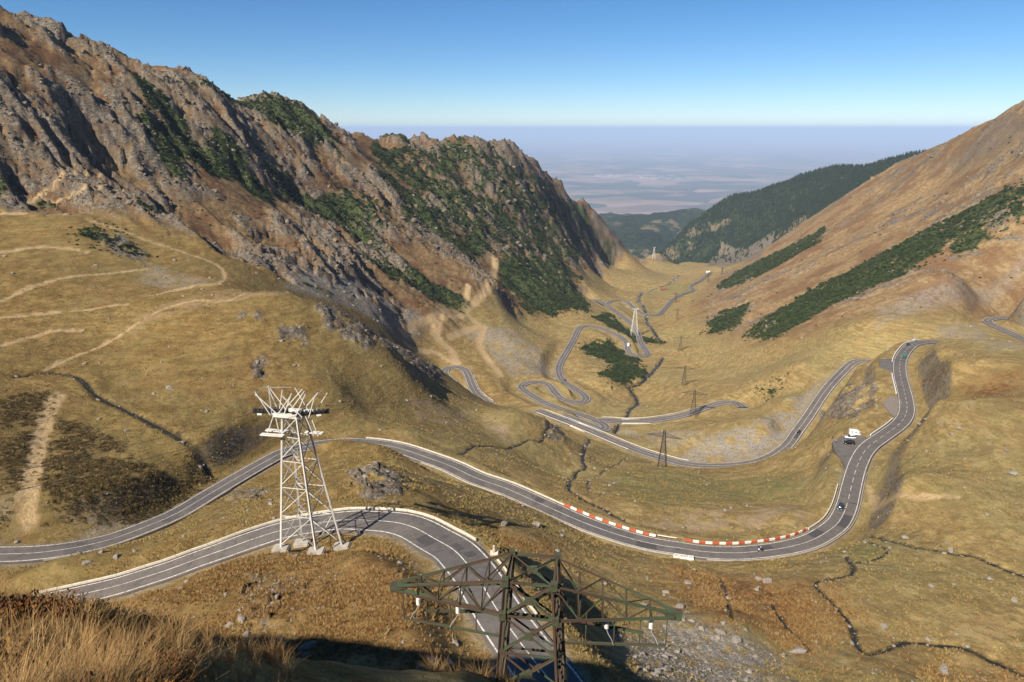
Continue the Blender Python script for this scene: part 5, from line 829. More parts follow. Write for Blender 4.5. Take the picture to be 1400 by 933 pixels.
# ------------------------------------------------------------------ cables
M['cable'] = flat('steel_cable', (.10, .095, .09), .5, .1, 1)
LN = ['thin power line from the largest dark pylon to the pylon beside the bridge road', 'thin power line from the bridge road pylon to the pylon across the stream', 'thin power line over the tan meadow across the stream', 'thin power line between the two faint pylons level with the valley hairpins']
def pyl_pt(i, x): p, a, s = PYP[i]; return p+Vector((math.cos(a)*x*s, math.sin(a)*x*s, 15.6*s))
for i in range(4):
    for x in (-8.7, -4.6, 4.6, 8.7):
        o = wire('power_line', sag(pyl_pt(i, x), pyl_pt(i+1, x), 4), .022, M['cable']); tag(o, LN[i], 'power line', 'power lines between the dark pylons')
cdir = (T2-TH); cdir.z = 0; cdir.normalize()
for k, (off, lab) in enumerate(((-4.2, 'track cable on the left rollers of the white tower'), (3.4, 'track cable on the right rollers of the white tower'))):
    p = TH+Td*off+Vector((0, 0, .75)); tag(wire('track_cable', sag(p, T2+Vector((-3.2 if k == 0 else 3.2, 0, .3)), 30, 60), .035, M['cable']), lab+' leading down the valley', 'cable')
    q = p-cdir*160+Vector((-18, 0, 52)); tag(wire('track_cable', sag(q, p, 6, 60), .03, M['cable']), lab+' leading up to the left', 'cable')
    tag(wire('track_cable', sag(T2+Vector((-3.2 if k == 0 else 3.2, 0, .3)), T3+Vector((-4 if k == 0 else 4, 0, 0)), 34, 60), .05, M['cable']), 'cable between the two distant white towers', 'cable', 'far track cables')
# ------------------------------------------------------------------ vehicles
M['glass'] = flat('dark_glass', (.02, .024, .028), .08, .1, 2); M['glass'].node_tree.nodes['Principled BSDF'].inputs['Specular IOR Level'].default_value = .5
M['tyre'] = flat('tyre_rubber', (.02, .02, .02), .9, .2, 8); M['rim'] = flat('wheel_rim', (.35, .35, .36), .35, .1, 8, .8)
M['lamp'] = flat('lamp_glass', (.75, .74, .70), .2, .05, 4); M['tail'] = flat('tail_lamp', (.35, .02, .015), .3, .05, 4)
def paint(name, c): 
    m = flat(name, c, .28, .04, 2); m.node_tree.nodes['Principled BSDF'].inputs['Coat Weight'].default_value = .5; return m
def loft(name, st, mat, parent, smooth=True, n=10):
    """sections (x, half width, z low, z high, power) swept to a closed body"""
    v = []; f = []
    for x, w, z0, z1, pw in st:
        for i in range(n):
            a = 2*math.pi*(i+.5)/n; cx, sx = math.cos(a), math.sin(a)
            v.append((x, w*math.copysign(abs(cx)**pw, cx), (z0+z1)/2+(z1-z0)/2*math.copysign(abs(sx)**pw, sx)))
    for j in range(len(st)-1): f += [(j*n+i, j*n+(i+1) % n, (j+1)*n+(i+1) % n, (j+1)*n+i) for i in range(n)]
    f += [tuple(reversed(range(n))), tuple((len(st)-1)*n+i for i in range(n))]
    return mesh(name, v, f, mat, parent, smooth)
def car(loc, heading, mat, label, cat='car', L=4.3, W=1.78, H=1.46, style='hatch', group=None, tilt=0.):
    root = empty('parked_car' if 'parked' in label else cat.replace(' ', '_'), loc, heading); root.rotation_euler = (0, -tilt, heading); tag(root, label, cat, group); w = W/2; l = L/2
    if style == 'van':
        loft('body', [(-l, w*.9, .35, H*.93, .25), (-l+.15, w, .3, H, .22), (l*.45, w, .3, H, .22), (l*.72, w*.98, .3, H*.72, .3), (l*.93, w*.93, .32, H*.5, .35), (l, w*.85, .4, H*.42, .4)], mat, root, n=16)
        loft('windscreen', [(l*.47, w*.9, H*.56, H*.93, .3), (l*.70, w*.9, H*.56, H*.70, .3)], M['glass'], root, n=12)
        for s in (-1, 1): box('side_window', (l*.15, s*w-.015 if s > 0 else -w-.012, H*.58), (l*.45, s*w+.012 if s > 0 else -w+.015, H*.86), M['glass'], root); box('side_window', (-l*.55, s*w-.015 if s > 0 else -w-.012, H*.60), (-l*.1, s*w+.012 if s > 0 else -w+.015, H*.86), M['glass'], root)
        box('rear_window', (-l-.012, -w*.6, H*.6), (-l+.02, w*.6, H*.85), M['glass'], root)
    else:
        suv = style == 'suv'; zb = .34 if suv else .24; zh = H*.58
        loft('body', [(-l, w*.82, zb+.12, zh*.9, .35), (-l+.12, w*.95, zb, zh, .3), (-l*.4, w, zb, zh*1.02, .28), (l*.3, w, zb, zh, .28), (l*.8, w*.96, zb, zh*.86, .32), (l*.96, w*.86, zb+.06, zh*.76, .4), (l, w*.74, zb+.14, zh*.64, .45)], mat, root, n=16)
        rear = -l*.97 if suv or style == 'hatch' else -l*.72
        cab = [(rear, w*.78, zh*.88, zh*1.05, .4), (rear+.28, w*.84, zh*.88, H*.97, .35), (-l*.1, w*.86, zh*.88, H, .32), (l*.12, w*.84, zh*.88, H*.97, .34), (l*.46, w*.80, zh*.85, zh*1.02, .4)]
        loft('cabin_glass', cab, M['glass'], root, n=16)
        loft('roof', [(rear+.32, w*.62, H*.93, H*1.0, .5), (-l*.1, w*.70, H*.95, H*1.025, .45), (l*.08, w*.64, H*.93, H*1.0, .5)], mat, root, n=14)
        for s in (-1, 1):
            for x in (rear+.62, -l*.08): bars_mesh('pillar', [((x, s*w*.87, zh*.95), (x+.05, s*w*.68, H*.97), .07)], mat, root)
            bars_mesh('wing_mirror', [((l*.3, s*w*.85, zh*1.1), (l*.3, s*(w+.14), zh*1.12), .1)], mat, root)
    zl = H*.42
    for s in (-1, 1):
        box('headlight', (l*.90, s*w*.62-.17, zl-.07), (l*.985, s*w*.62+.17, zl+.08), M['lamp'], root, .03); box('tail_light', (-l-.012, s*w*.72-.12, zl), (-l+.1, s*w*.72+.12, zl+.22), M['tail'], root, .02)
        for x in (-l*.6, l*.62):
            R = .36 if style == 'suv' else .32
            wh = lathe('wheel', [(R*.72, -.1), (R, -.08), (R, .08), (R*.72, .1)], M['tyre'], root, 16, (x, s*(w-.1), R)); wh.rotation_euler = (math.pi/2, 0, 0)
            lathe('rim', [(.05, -.115), (R*.66, -.108), (R*.66, .108), (.05, .115)], M['rim'], wh, 14)
    return root
def on_road(road, s, side=0, rev=False):
    q, t, n = station(road, s); q2, _, _ = station(road, s+2); p = q[:2]+n*side; sl = math.atan2(q2[2]-q[2], 2)*(-1 if rev else 1)
    return (p[0], p[1], q[2]+.03), math.atan2(t[1], t[0])+(math.pi if rev else 0), sl
NAVY = paint('navy_paint', (.012, .02, .045)); BLACK = paint('black_paint', (.008, .008, .009)); WHITE = paint('white_car_paint', (.78, .77, .75)); TEAL = paint('teal_paint', (.02, .16, .13)); GREY = paint('grey_car_paint', (.10, .10, .11)); DARKRED = paint('dark_red_paint', (.07, .012, .01))
p, h, t_ = on_road('road_middle', ST['car_mid'], -1.5, True); car(p, h, NAVY, 'dark blue car driving down the straight above the wide bend', L=4.4, tilt=t_)
p, h, t_ = on_road('road_lower', ST['car_low'], -1.4); car(p, h, BLACK, 'black car driving on the road across the scree', style='suv', H=1.6, tilt=t_)
p, h, t_ = on_road('road_middle', ST['van_mid'], 1.4); car(p, h, TEAL, 'teal green van driving past the small turnout', 'van', 5.6, 2.0, 2.4, 'van', tilt=t_)
p, h, t_ = on_road('road_middle', ST['car_top'], -1.5); car(p, h, BLACK, 'small dark car on the top bend behind the teal van', tilt=t_)
p, h, t_ = on_road('road_middle', ST['car_white']-4, -4.6); car(p, h, WHITE, 'white car parked outside the top bend', L=4.6, H=1.6, style='suv', tilt=t_)
p, h, t_ = on_road('road_valley', ST['car_val'], 1.4); car(p, h, GREY, 'grey car on the valley road above the double loop', tilt=t_)
p, h, t_ = on_road('road_valley', ST['van_val'], -1.4); car(p, h, WHITE, 'white van in the hairpin below the white valley tower', 'van', 6.0, 2.1, 2.7, 'van', tilt=t_)
PC = np.array(LOTS['parking'])[:, :2].mean(0); PZ = LOTS['parking'][0][2]
def lot_z(x, y): ln = R_LIN['road_middle']; dd = np.hypot(ln[:, 0]-x, ln[:, 1]-y); i = np.argmin(dd); f = min(1, dd[i]/14); return (ln[i, 2]-.03)*(1-f)+PZ*f
def PX(x, y): return (x, y, lot_z(x, y)+.02)
car(PX(*PARK['suv']), math.radians(168), BLACK, 'black off-road car parked beside the white car in the lot', 'car', 4.7, 1.9, 1.85, 'suv')
car(PX(*PARK['white']), math.radians(172), WHITE, 'white car parked behind the black off-road car', 'car', 4.4, 1.8, 1.6, 'suv')
# motor home with a raised nose over the cab
def motorhome(loc, rz):
    r = empty('motorhome', loc, rz); tag(r, 'white motorhome parked at the back of the lot', 'motorhome')
    v = [(x, y, z) for y in (-1.1, 1.1) for x, z in ((-3.2, .5), (-3.2, 2.95), (1.3, 2.95), (2.5, 2.5), (2.6, 2.1), (1.7, 1.9), (2.3, 1.15), (3.2, 1.0), (3.2, .45))]
    n = 9; f = [tuple(range(n)), tuple(reversed(range(n, 2*n)))]+[((i+1) % n, i, n+i, n+(i+1) % n) for i in range(n)]
    mesh('body', v, f, WHITE, r); box('windscreen', (1.74, -.92, 1.22), (2.05, .92, 1.85), M['glass'], r)
    for s in (-1, 1):
        box('side_window', (-2.3, s*1.1-.02, 1.6), (-1.3, s*1.1+.02, 2.25), M['glass'], r); box('side_window', (.1, s*1.1-.02, 1.6), (.9, s*1.1+.02, 2.25), M['glass'], r); box('cab_window', (1.3, s*1.1-.02, 1.25), (1.75, s*1.1+.02, 1.8), M['glass'], r)
        for x in (-2.1, 2.2): w = lathe('wheel', [(.24, -.12), (.36, -.1), (.36, .1), (.24, .12)], M['tyre'], r, 16, (x, s*.95, .36)); w.rotation_euler = (math.pi/2, 0, 0); lathe('rim', [(.05, -.13), (.24, -.125), (.24, .125), (.05, .13)], M['rim'], w, 12)
        box('headlight', (3.15, s*.75-.18, .7), (3.23, s*.75+.18, .9), M['lamp'], r)
motorhome(PX(*PARK['home']), math.radians(-16))
[setattr(o, 'scale', (.70, .78, .76)) for o in COL.objects if o.name == 'motorhome']
# ------------------------------------------------------------------ people
def person(loc, rz, top, legs, label, pose='stand', parent_z=0., carry=None):
    hgt = 1.74
    J = {'pel': (0, 0, .95), 'sp': (0, .02, 1.2), 'ch': (0, .0, 1.4), 'nk': (0, 0, 1.52), 'hd': (0, .02, 1.62), 'ht': (0, .02, 1.72)}
    if pose == 'stand':
        J.update(lh=(.1, 0, .9), lk=(.12, .03, .5), la=(.13, -.02, .08), lt=(.14, .14, .04), rh=(-.1, 0, .9), rk=(-.11, .05, .5), ra=(-.13, .02, .08), rt=(-.14, .18, .04), ls=(.19, 0, 1.42), le=(.27, -.02, 1.15), lw=(.25, .12, .93), rs=(-.19, 0, 1.42), re=(-.27, -.02, 1.15), rw=(-.22, .16, .98))
    else:
        for k in ('pel', 'sp', 'ch', 'nk', 'hd', 'ht'): x, y, z = J[k]; J[k] = (x, y+(z-.95)*.35-.2, z-.12)
        J.update(lh=(.12, -.18, .80), lk=(.2, .22, .62), la=(.18, -.02, .30), lt=(.18, .16, .27), rh=(-.12, -.18, .80), rk=(-.2, .22, .62), ra=(-.18, -.02, .30), rt=(-.18, .16, .27), ls=(.19, -.02, 1.28), le=(.3, .2, 1.08), lw=(.3, .48, 1.02), rs=(-.19, -.02, 1.28), re=(-.3, .2, 1.08), rw=(-.3, .48, 1.02))
    E = [('pel', 'sp'), ('sp', 'ch'), ('ch', 'nk'), ('nk', 'hd'), ('hd', 'ht'), ('pel', 'lh'), ('lh', 'lk'), ('lk', 'la'), ('la', 'lt'), ('pel', 'rh'), ('rh', 'rk'), ('rk', 'ra'), ('ra', 'rt'), ('ch', 'ls'), ('ls', 'le'), ('le', 'lw'), ('ch', 'rs'), ('rs', 're'), ('re', 'rw')]
    RD = dict(pel=.15, sp=.135, ch=.16, nk=.06, hd=.10, ht=.075, lh=.095, lk=.065, la=.045, lt=.04, ls=.075, le=.05, lw=.038); RD.update({'r'+k[1:]: v for k, v in list(RD.items()) if k[0] == 'l'})
    ks = list(J); me = bpy.data.meshes.new('person'); me.from_pydata([J[k] for k in ks], [(ks.index(a), ks.index(b)) for a, b in E], [])
    o = bpy.data.objects.new('person', me); COL.objects.link(o); o.modifiers.new('s', 'SKIN'); 
    for i, k in enumerate(ks): me.skin_vertices[0].data[i].radius = (RD[k], RD[k]*(.75 if k in ('ch', 'sp') else 1)); me.skin_vertices[0].data[i].use_root = k == 'pel'
    o.modifiers.new('d', 'SUBSURF').levels = 1
    dg = bpy.context.evaluated_depsgraph_get(); body = bpy.data.meshes.new_from_object(o.evaluated_get(dg)); bpy.data.objects.remove(o)
    body.materials.clear()
    for m in (top, legs, M['skin'], M['hair'], M['tyre']): body.materials.append(m)
    zp = J['pel'][2]
    for pl in body.polygons:
        c = pl.center; arm = abs(c.x) > .2 and c.z > .85 and math.dist(c, J['lw' if c.x > 0 else 'rw']) < .09
        pl.use_smooth = True
        pl.material_index = 2 if arm else (3 if c.z > J['hd'][2]+.03 or (c.z > J['nk'][2]+.04 and c.y < J['hd'][1]-.03) else (2 if c.z > J['nk'][2]-.01 else (0 if c.z > zp-.02 else (4 if min(math.dist(c, J['la']), math.dist(c, J['ra']), math.dist(c, J['lt']), math.dist(c, J['rt'])) < .09 else 1))))
    o = link('person', body); o.location = loc; o.rotation_euler = (0, 0, rz); tag(o, label, 'person'); return o
M['skin'] = flat('skin', (.45, .27, .19), .6, .05, 5); M['hair'] = flat('dark_hair', (.03, .02, .015), .7, .1, 9)
JACK = flat('dark_jacket', (.03, .032, .04), .9, .1, 5); JEAN = flat('blue_jeans', (.06, .08, .13), .9, .1, 5); PALE = flat('pale_shirt', (.62, .58, .52), .9, .1, 5)
person(PX(*PARK['p1']), 2.2, JACK, JEAN, 'person in dark jacket at the edge of the parking lot')
person(PX(*PARK['p2']), 3.4, JACK, JACK, 'person all in black between the lot edge and the black car')
person(PX(*PARK['p3']), .6, PALE, JEAN, 'person in pale shirt standing near the black car')
# motorcycle and rider
def motorbike(loc, rz, tilt):
    r = empty('motorcycle', loc, rz-math.pi/2); tag(r, 'dark motorcycle ridden along the wide bend', 'motorcycle')
    for y in (-.72, .72):
        w = lathe('wheel', [(.22, -.06), (.32, -.05), (.32, .05), (.22, .06)], M['tyre'], r, 18, (0, y, .32)); w.rotation_euler = (0, math.pi/2, 0); lathe('rim', [(.03, -.03), (.22, -.025), (.22, .025), (.03, .03)], M['rim'], w, 12)
    loft('tank', [(-.0, .05, .7, .8, .6), (.1, .17, .62, .92, .6), (.3, .16, .64, .95, .6), (.42, .06, .75, .88, .6)], DARKRED, r).rotation_euler = (0, 0, math.pi/2)
    box('engine', (-.17, -.25, .28), (.17, .28, .66), M['grey_steel'], r, .05); box('seat', (-.14, -.75, .70), (.14, -.02, .82), M['tyre'], r, .05); box('fairing', (-.2, .5, .6), (.2, .78, 1.05), WHITE, r, .08)
    bars_mesh('fork', [((-.1, .45, .95), (-.1, .74, .3), .05), ((.1, .45, .95), (.1, .74, .3), .05)], M['grey_steel'], r); bars_mesh('handlebar', [((-.36, .36, 1.04), (.36, .36, 1.04), .035)], M['dark_steel'], r); bars_mesh('exhaust', [((.2, .1, .35), (.22, -.8, .45), .09)], M['rim'], r)
p, h, t_ = on_road('road_middle', ST['bike'], .1, True); motorbike(p, h, t_)
rid = person((p[0], p[1], p[2]-.02), h-math.pi/2, JACK, JACK, 'person in black riding the motorcycle round the bend', 'ride')
hv = lathe('helmet', [(.06, -.13), (.13, -.09), (.15, 0), (.13, .09), (.05, .14)], WHITE, rid, 14, (0, .06, 1.53))
# ------------------------------------------------------------------ culvert, bridges, small buildings, roadside post
def culvert():
    q, t, n = station('road_middle', ST['cul']); a = math.atan2(t[1], t[0]); p = q[:2]+n*(q[3]/2+1.2); r = empty('stone_culvert', (p[0], p[1], q[2]), a); tag(r, 'white edged culvert under the wide bend', 'culvert'); c = M['concrete']
    box('pier', (-2.8, -.5, -3), (-1.15, .7, -.35), c, r, .05); box('pier', (1.15, -.5, -3), (2.8, .7, -.35), c, r, .05); box('lintel', (-2.9, -.55, -.35), (2.9, .7, .08), M['white_paint'], r, .03)
    box('opening_shade_panel', (-1.15, .05, -3), (1.15, .1, -.35), M['dark_steel'], r)  # opaque dark sheet painted as the shade inside the culvert
    for x in (-2.6, -1.3, 0, 1.3, 2.6): box('railing_post', (x-.08, -.35, .08), (x+.08, -.2, .95), M['white_paint'], r)
    for z in (.5, .88): box('railing_bar', (-2.7, -.33, z), (2.7, -.22, z+.1), M['white_paint'], r)
culvert()
def bridge(road, s, half, side, depth, label):
    q, t, n = station(road, s); a = math.atan2(t[1], t[0]); r = empty('road_bridge', (q[0], q[1], q[2]), a); tag(r, label, 'bridge'); y = q[3]/2+.6
    for sg in (-1, 1):
        box('deck_edge', (-half, sg*y-.2, -.75), (half, sg*y+.2, .12), M['concrete'], r, .03)
    for x in (-half*.55, -half*.1, half*.4): box('pier', (x-.45, -y, -depth), (x+.45, y, -.7), M['concrete'], r, .05)
    box('deck_underside', (-half, -y, -1.0), (half, y, -.76), M['grey_steel'], r)
    for x in (-half, half): box('abutment', (x-.6, -y-.1, -depth), (x+.6, y+.1, -.5), M['concrete'], r, .05)
bridge('road_bridge', ST['bridge'], 10, 1, 6, 'low concrete bridge carrying the straight road over the stream')
bridge('road_lower', ST['low_br'], 7, -1, 5, 'concrete bridge above the dark culvert on the lower road')
def hut(name, spot, size, h, rz, wm, rm, label):
    x, y = spot; z = min(ground_z(x+a, y+b) for a in (-3, 3) for b in (-3, 3)); r = empty(name, (x, y, z-.3), rz); tag(r, label, 'building'); a, b = size
    box('wall', (-a, -b, 0), (a, b, h), wm, r)
    v = [(-a-.4, -b-.5, h-.1), (a+.4, -b-.5, h-.1), (a+.4, b+.5, h-.1), (-a-.4, b+.5, h-.1), (-a-.4, 0, h+b*.75), (a+.4, 0, h+b*.75)]
    mesh('roof', v, [(0, 1, 5, 4), (2, 3, 4, 5), (0, 4, 3), (1, 2, 5), (3, 2, 1, 0)], rm, r)
    box('door', (-.6, -b-.05, 0), (.6, -b+.02, 2.1), M['dark_steel'], r)
    for sx in (-.6, .6): box('window', (a*sx-.5, -b-.04, 1.1), (a*sx+.5, -b+.02, 2.0), M['glass'], r)
hut('shepherd_hut', SPOT['shed'], (7, 3), 3.0, .25, M['wood'], M['roof_red'], 'brown timber hut on the valley floor meadow')
hut('white_building', SPOT['white_building'], (4, 2.6), 3.4, .4, M['white_paint'], M['white_paint'], 'small white building at the end of the valley road')
def roadside_post():
    q, t, n = station('road_upper', ST['up_c']+1.5); p = q[:2]+n*(q[3]/2+1.9); r = empty('stone_post', (p[0], p[1], q[2]-.2)); tag(r, 'small carved pale stone post at the gap in the parapet', 'stone post')
    box('plinth', (-.7, -.5, -1.4), (.7, .5, .22), M['concrete'], r, .05)
    lathe('shaft', [(.30, .2), (.33, .5), (.24, .85), (.17, 1.05), (.22, 1.2), (.20, 1.4), (.08, 1.52)], flat('weathered_stone', (.46, .36, .28), .9, .2, 4, bump=.02), r, 12)
roadside_post()
# ------------------------------------------------------------------ boulders
M['stone'] = None
def stone_mat():
    t = NT('lichen_stone', .95); n = t.noise(1.6, 6, .7, 'Object'); f = t.noise(9, 4, .7, 'Object'); oi = t.n.new('ShaderNodeObjectInfo')
    c = t.mix(t.ramp(n, .35, .65), (.14, .12, .095), (.32, .28, .23)); c = t.mix(t.ramp(f, .55, .65, 0, .5), c, (.09, .085, .07)); c = t.mix(t.math('MULTIPLY', oi.outputs['Random'], .5), c, (.24, .20, .155)); t.color(c); t.bump(f, .05, .6); return t.m
M['stone'] = stone_mat()
def stone_mesh(seed, sub=2, flatz=.65):
    rg = random.Random(seed); bm = bmesh.new(); bmesh.ops.create_icosphere(bm, subdivisions=sub, radius=1)
    pl = [(Vector((rg.gauss(0, 1), rg.gauss(0, 1), rg.gauss(0, .8))).normalized(), rg.uniform(.55, .85)) for _ in range(9)]
    for v in bm.verts:
        for n, d in pl:
            e = v.co.dot(n)-d
            if e > 0: v.co -= n*e*.92
        v.co *= 1+rg.uniform(-.04, .04)
        v.co.x *= 1.2; v.co.z *= flatz
    me = bpy.data.meshes.new('boulder'); bm.to_mesh(me); bm.free(); me.materials.append(M['stone']); return me
SM = [stone_mesh(i, 3 if i < 6 else 1) for i in range(12)]
for i, (x, y, s) in enumerate(BOULDERS):
    o = bpy.data.objects.new('boulder', SM[i % 6]); COL.objects.link(o); z = ground_z(x, y); o.location = (x, y, z+s*.12); o.rotation_euler = (random.uniform(-.25, .25), random.uniform(-.25, .25), random.uniform(0, 6.3)); k = s*.72; o.scale = (k*random.uniform(.85, 1.25), k, k*random.uniform(.75, 1.1))
    r = math.hypot(x, y)
    bog = float(sample(rust, x, y)) > .3; onscree = float(sample(scree, x, y)) > .3
    if i == 0: tag(o, 'large pale boulder alone on the smooth grassy knoll', 'boulder')
    elif r < 120 and x < 0: tag(o, 'grey boulder on the rusty slope between the ledge and the near road', 'boulder', 'boulders on the near slope')
    elif r < 175 and x < -40: tag(o, 'grey boulder on the bank between the near road and the middle road', 'boulder', 'boulders on the bank between the roads')
    elif x > 10 and y < 195 and onscree: tag(o, 'grey boulder in the rubble below the right arm of the green pylon', 'boulder', 'boulders in the rubble')
    elif x > 10 and y < 195 and bog: tag(o, 'pale boulder on the rusty boggy ground below the wide bend', 'boulder', 'boulders on the boggy ground')
    elif x > 10 and y < 195: tag(o, 'pale boulder on tan turf beside the brooks below the wide bend', 'boulder', 'boulders on the basin turf')
    elif x > 60: tag(o, 'pale boulder on the meadow beside the rising road', 'boulder', 'boulders by the rising road')
    elif y > 185: tag(o, 'grey boulder on the knoll behind the white cable car tower', 'boulder', 'boulders on the knoll')
    else: tag(o, 'pale boulder on the grass between the near hairpin and the middle road', 'boulder', 'boulders above the middle road')
# ------------------------------------------------------------------ scattered cover (stuff)
def scatter(name, pts, scl, protos, label, tiltmax=0., seed=1):
    rg = np.random.RandomState(seed); n = len(pts)
    me = bpy.data.meshes.new(name); me.vertices.add(n); me.vertices.foreach_set('co', np.asarray(pts, np.float32).ravel())
    a = me.attributes.new('scl', 'FLOAT_VECTOR', 'POINT'); s = np.asarray(scl, np.float32); s = np.repeat(s[:, None], 3, 1) if s.ndim == 1 else s; a.data.foreach_set('vector', s.ravel())
    a = me.attributes.new('rot', 'FLOAT_VECTOR', 'POINT'); r = np.column_stack([rg.uniform(-tiltmax, tiltmax, n), rg.uniform(-tiltmax, tiltmax, n), rg.uniform(0, 6.283, n)]).astype(np.float32); a.data.foreach_set('vector', r.ravel())
    a = me.attributes.new('pick', 'INT', 'POINT'); a.data.foreach_set('value', rg.randint(0, len(protos), n).astype(np.int32))
    col = bpy.data.collections.new(name+'_kinds')
    for i, p in enumerate(protos): q = bpy.data.objects.new('%s_kind_%02d' % (name, i), p); col.objects.link(q)
    ng = bpy.data.node_groups.new(name, 'GeometryNodeTree'); ng.interface.new_socket('Geometry', in_out='INPUT', socket_type='NodeSocketGeometry'); ng.interface.new_socket('Geometry', in_out='OUTPUT', socket_type='NodeSocketGeometry')
    N = ng.nodes; L = ng.links; gi = N.new('NodeGroupInput'); go = N.new('NodeGroupOutput'); ip = N.new('GeometryNodeInstanceOnPoints'); ci = N.new('GeometryNodeCollectionInfo')
    ci.inputs['Collection'].default_value = col; ci.inputs['Separate Children'].default_value = True; ci.inputs['Reset Children'].default_value = True
    def at(k, t): x = N.new('GeometryNodeInputNamedAttribute'); x.data_type = t; x.inputs['Name'].default_value = k; return x.outputs[0]
    L.new(gi.outputs[0], ip.inputs['Points']); L.new(ci.outputs[0], ip.inputs['Instance']); ip.inputs['Pick Instance'].default_value = True
    L.new(at('pick', 'INT'), ip.inputs['Instance Index']); L.new(at('rot', 'FLOAT_VECTOR'), ip.inputs['Rotation']); L.new(at('scl', 'FLOAT_VECTOR'), ip.inputs['Scale']); L.new(ip.outputs[0], go.inputs[0])
    o = link(name, me); o.modifiers.new('cover', 'NODES').node_group = ng; tag(o, label, kind='stuff'); return o
RG = np.random.RandomState(12)
RI = [int(np.argmin(np.abs(AZ-math.radians(a)))) for a in (-47, 47)]
def pick(weight, n, rmin, rmax, azmin=-46, azmax=46):
    """random spots on the sheet, drawn by a weight and spread evenly over the fan"""
    i0 = np.searchsorted(AZ, math.radians(azmin)); i1 = np.searchsorted(AZ, math.radians(azmax)); j0 = np.searchsorted(LR, math.log(rmin)); j1 = np.searchsorted(LR, math.log(rmax))
    w = weight[i0:i1, j0:j1].astype(float)*np.gradient(LR)[None, j0:j1]; p = w.ravel()/w.sum(); k = RG.choice(p.size, min(n, int((p > 0).sum())*3), p=p)
    fi = i0+k//w.shape[1]+RG.rand(len(k))-.5; fj = j0+k % w.shape[1]+RG.rand(len(k))-.5
    az = np.interp(fi, np.arange(len(AZ)), AZ); r = np.exp(np.interp(fj, np.arange(len(LR)), LR)); x = r*np.sin(az); y = r*np.cos(az)
    return np.column_stack([x, y, sample(Z, x, y)]), r
def blade_material(name, cols, trans=0.):
    t = NT(name, .8); oi = t.n.new('ShaderNodeObjectInfo'); c = cols[0]
    for i, k in enumerate(cols[1:]): c = t.mix(t.ramp(oi.outputs['Random'], (i+.3)/len(cols), (i+1)/len(cols)), c, k)
    sx = t.n.new('ShaderNodeSeparateXYZ'); t.l.new(t.tc.outputs['Object'], sx.inputs[0])
    t.color(c); t.b.inputs['Specular IOR Level'].default_value = .15; return t.m
def tuft_mesh(seed, n, h, spread, w, seg, mat, lean=.5):
    rg = random.Random(seed); v = []; f = []
    for _ in range(n):
        a = rg.uniform(0, 6.283); r = spread*math.sqrt(rg.random()); x, y = r*math.cos(a), r*math.sin(a); d = rg.uniform(0, 6.283)*.3+a; L = h*rg.uniform(.55, 1.1); le = lean*rg.uniform(.3, 1.2); ww = w*rg.uniform(.7, 1.3); b = len(v)
        for k in range(seg+1):
            u = k/seg; px = x+math.cos(d)*le*L*u*u; py = y+math.sin(d)*le*L*u*u; pz = L*u*(1-.28*le*u); q = ww*(1-u*.88); v += [(px-math.sin(d)*q, py+math.cos(d)*q, pz-.03), (px+math.sin(d)*q, py-math.cos(d)*q, pz-.03)]
        f += [(b+2*k, b+2*k+1, b+2*k+3, b+2*k+2) for k in range(seg)]
    me = bpy.data.meshes.new('tuft'); me.from_pydata(v, [], f); me.materials.append(mat); return me
def leafy_mesh(seed, n, rad, hgt, leaf, mat, up=.3):
    rg = random.Random(seed); v = []; f = []
    for _ in range(n):
        a = rg.uniform(0, 6.283); u = rg.random(); e = math.acos(rg.uniform(.0, 1)); rr = rad*(.55+.45*u)*(1+.25*math.sin(3*a+seed)); p = Vector((rr*math.sin(e)*math.cos(a), rr*math.sin(e)*math.sin(a), hgt*math.cos(e)*(.6+.4*u)))
        d = (p.normalized()+Vector((rg.gauss(0, .5), rg.gauss(0, .5), up+rg.gauss(0, .4)))).normalized(); s = d.cross(Vector((rg.gauss(0, 1), rg.gauss(0, 1), rg.gauss(0, 1)))).normalized(); l = leaf*rg.uniform(.6, 1.4); b = len(v)
        v += [p-d*l*.5, p+s*l*.35, p+d*l*.6, p-s*l*.35]; f.append((b, b+1, b+2, b+3))
    me = bpy.data.meshes.new('leaf_clump'); me.from_pydata([tuple(q) for q in v], [], f); me.materials.append(mat); return me
free = (1-np.clip(road_near*2, 0, 1))*(1-np.clip(wet*1.5, 0, 1))*(1-.9*np.clip(dirt*1.5, 0, 1))
for poly in LOTS.values(): free = free*(1-poly_mask(X, Y, [q[:2] for q in poly], 2))
for ln in R_LIN.values():
    d, e = line_dist(X, Y, ln, 8); free = np.where(d < e[..., 1]/2+.9, 0, free)
# dry grass tussocks over the meadows
m_straw = blade_material('dry_grass', [(.30, .195, .07), (.38, .26, .10), (.22, .145, .05), (.24, .19, .06)])
m_rusty = blade_material('rusty_grass', [(.24, .125, .04), (.30, .175, .06), (.18, .085, .03), (.34, .22, .09)])
tus = [tuft_mesh(k, 16, .42, .22, .03, 2, m_straw, .7) for k in range(5)]; tur = [tuft_mesh(20+k, 16, .46, .24, .032, 2, m_rusty, .7) for k in range(5)]
grass_w = free*(1-np.clip(scree+rocky+pine+bare, 0, 1))*(1-ML)*(1-MR)*np.clip(.35+1.1*fbm(X/13, Y/13, 3)+.6*heath, .04, 1.3)
p, r = pick(grass_w*(1-np.clip(rust*1.5, 0, .9)), 42000, 62, 420); scatter('grass_tussocks', p, RG.uniform(.55, 1.25, len(p))*(1+.0016*(r-60)), tus, 'dry straw coloured grass tussocks over the meadows', .2)
p, r = pick(grass_w*np.clip(rust*1.5, 0, 1), 16000, 45, 260); scatter('rusty_tussocks', p, RG.uniform(.6, 1.3, len(p)), tur, 'rusty orange grass tussocks on the near slope', .2)
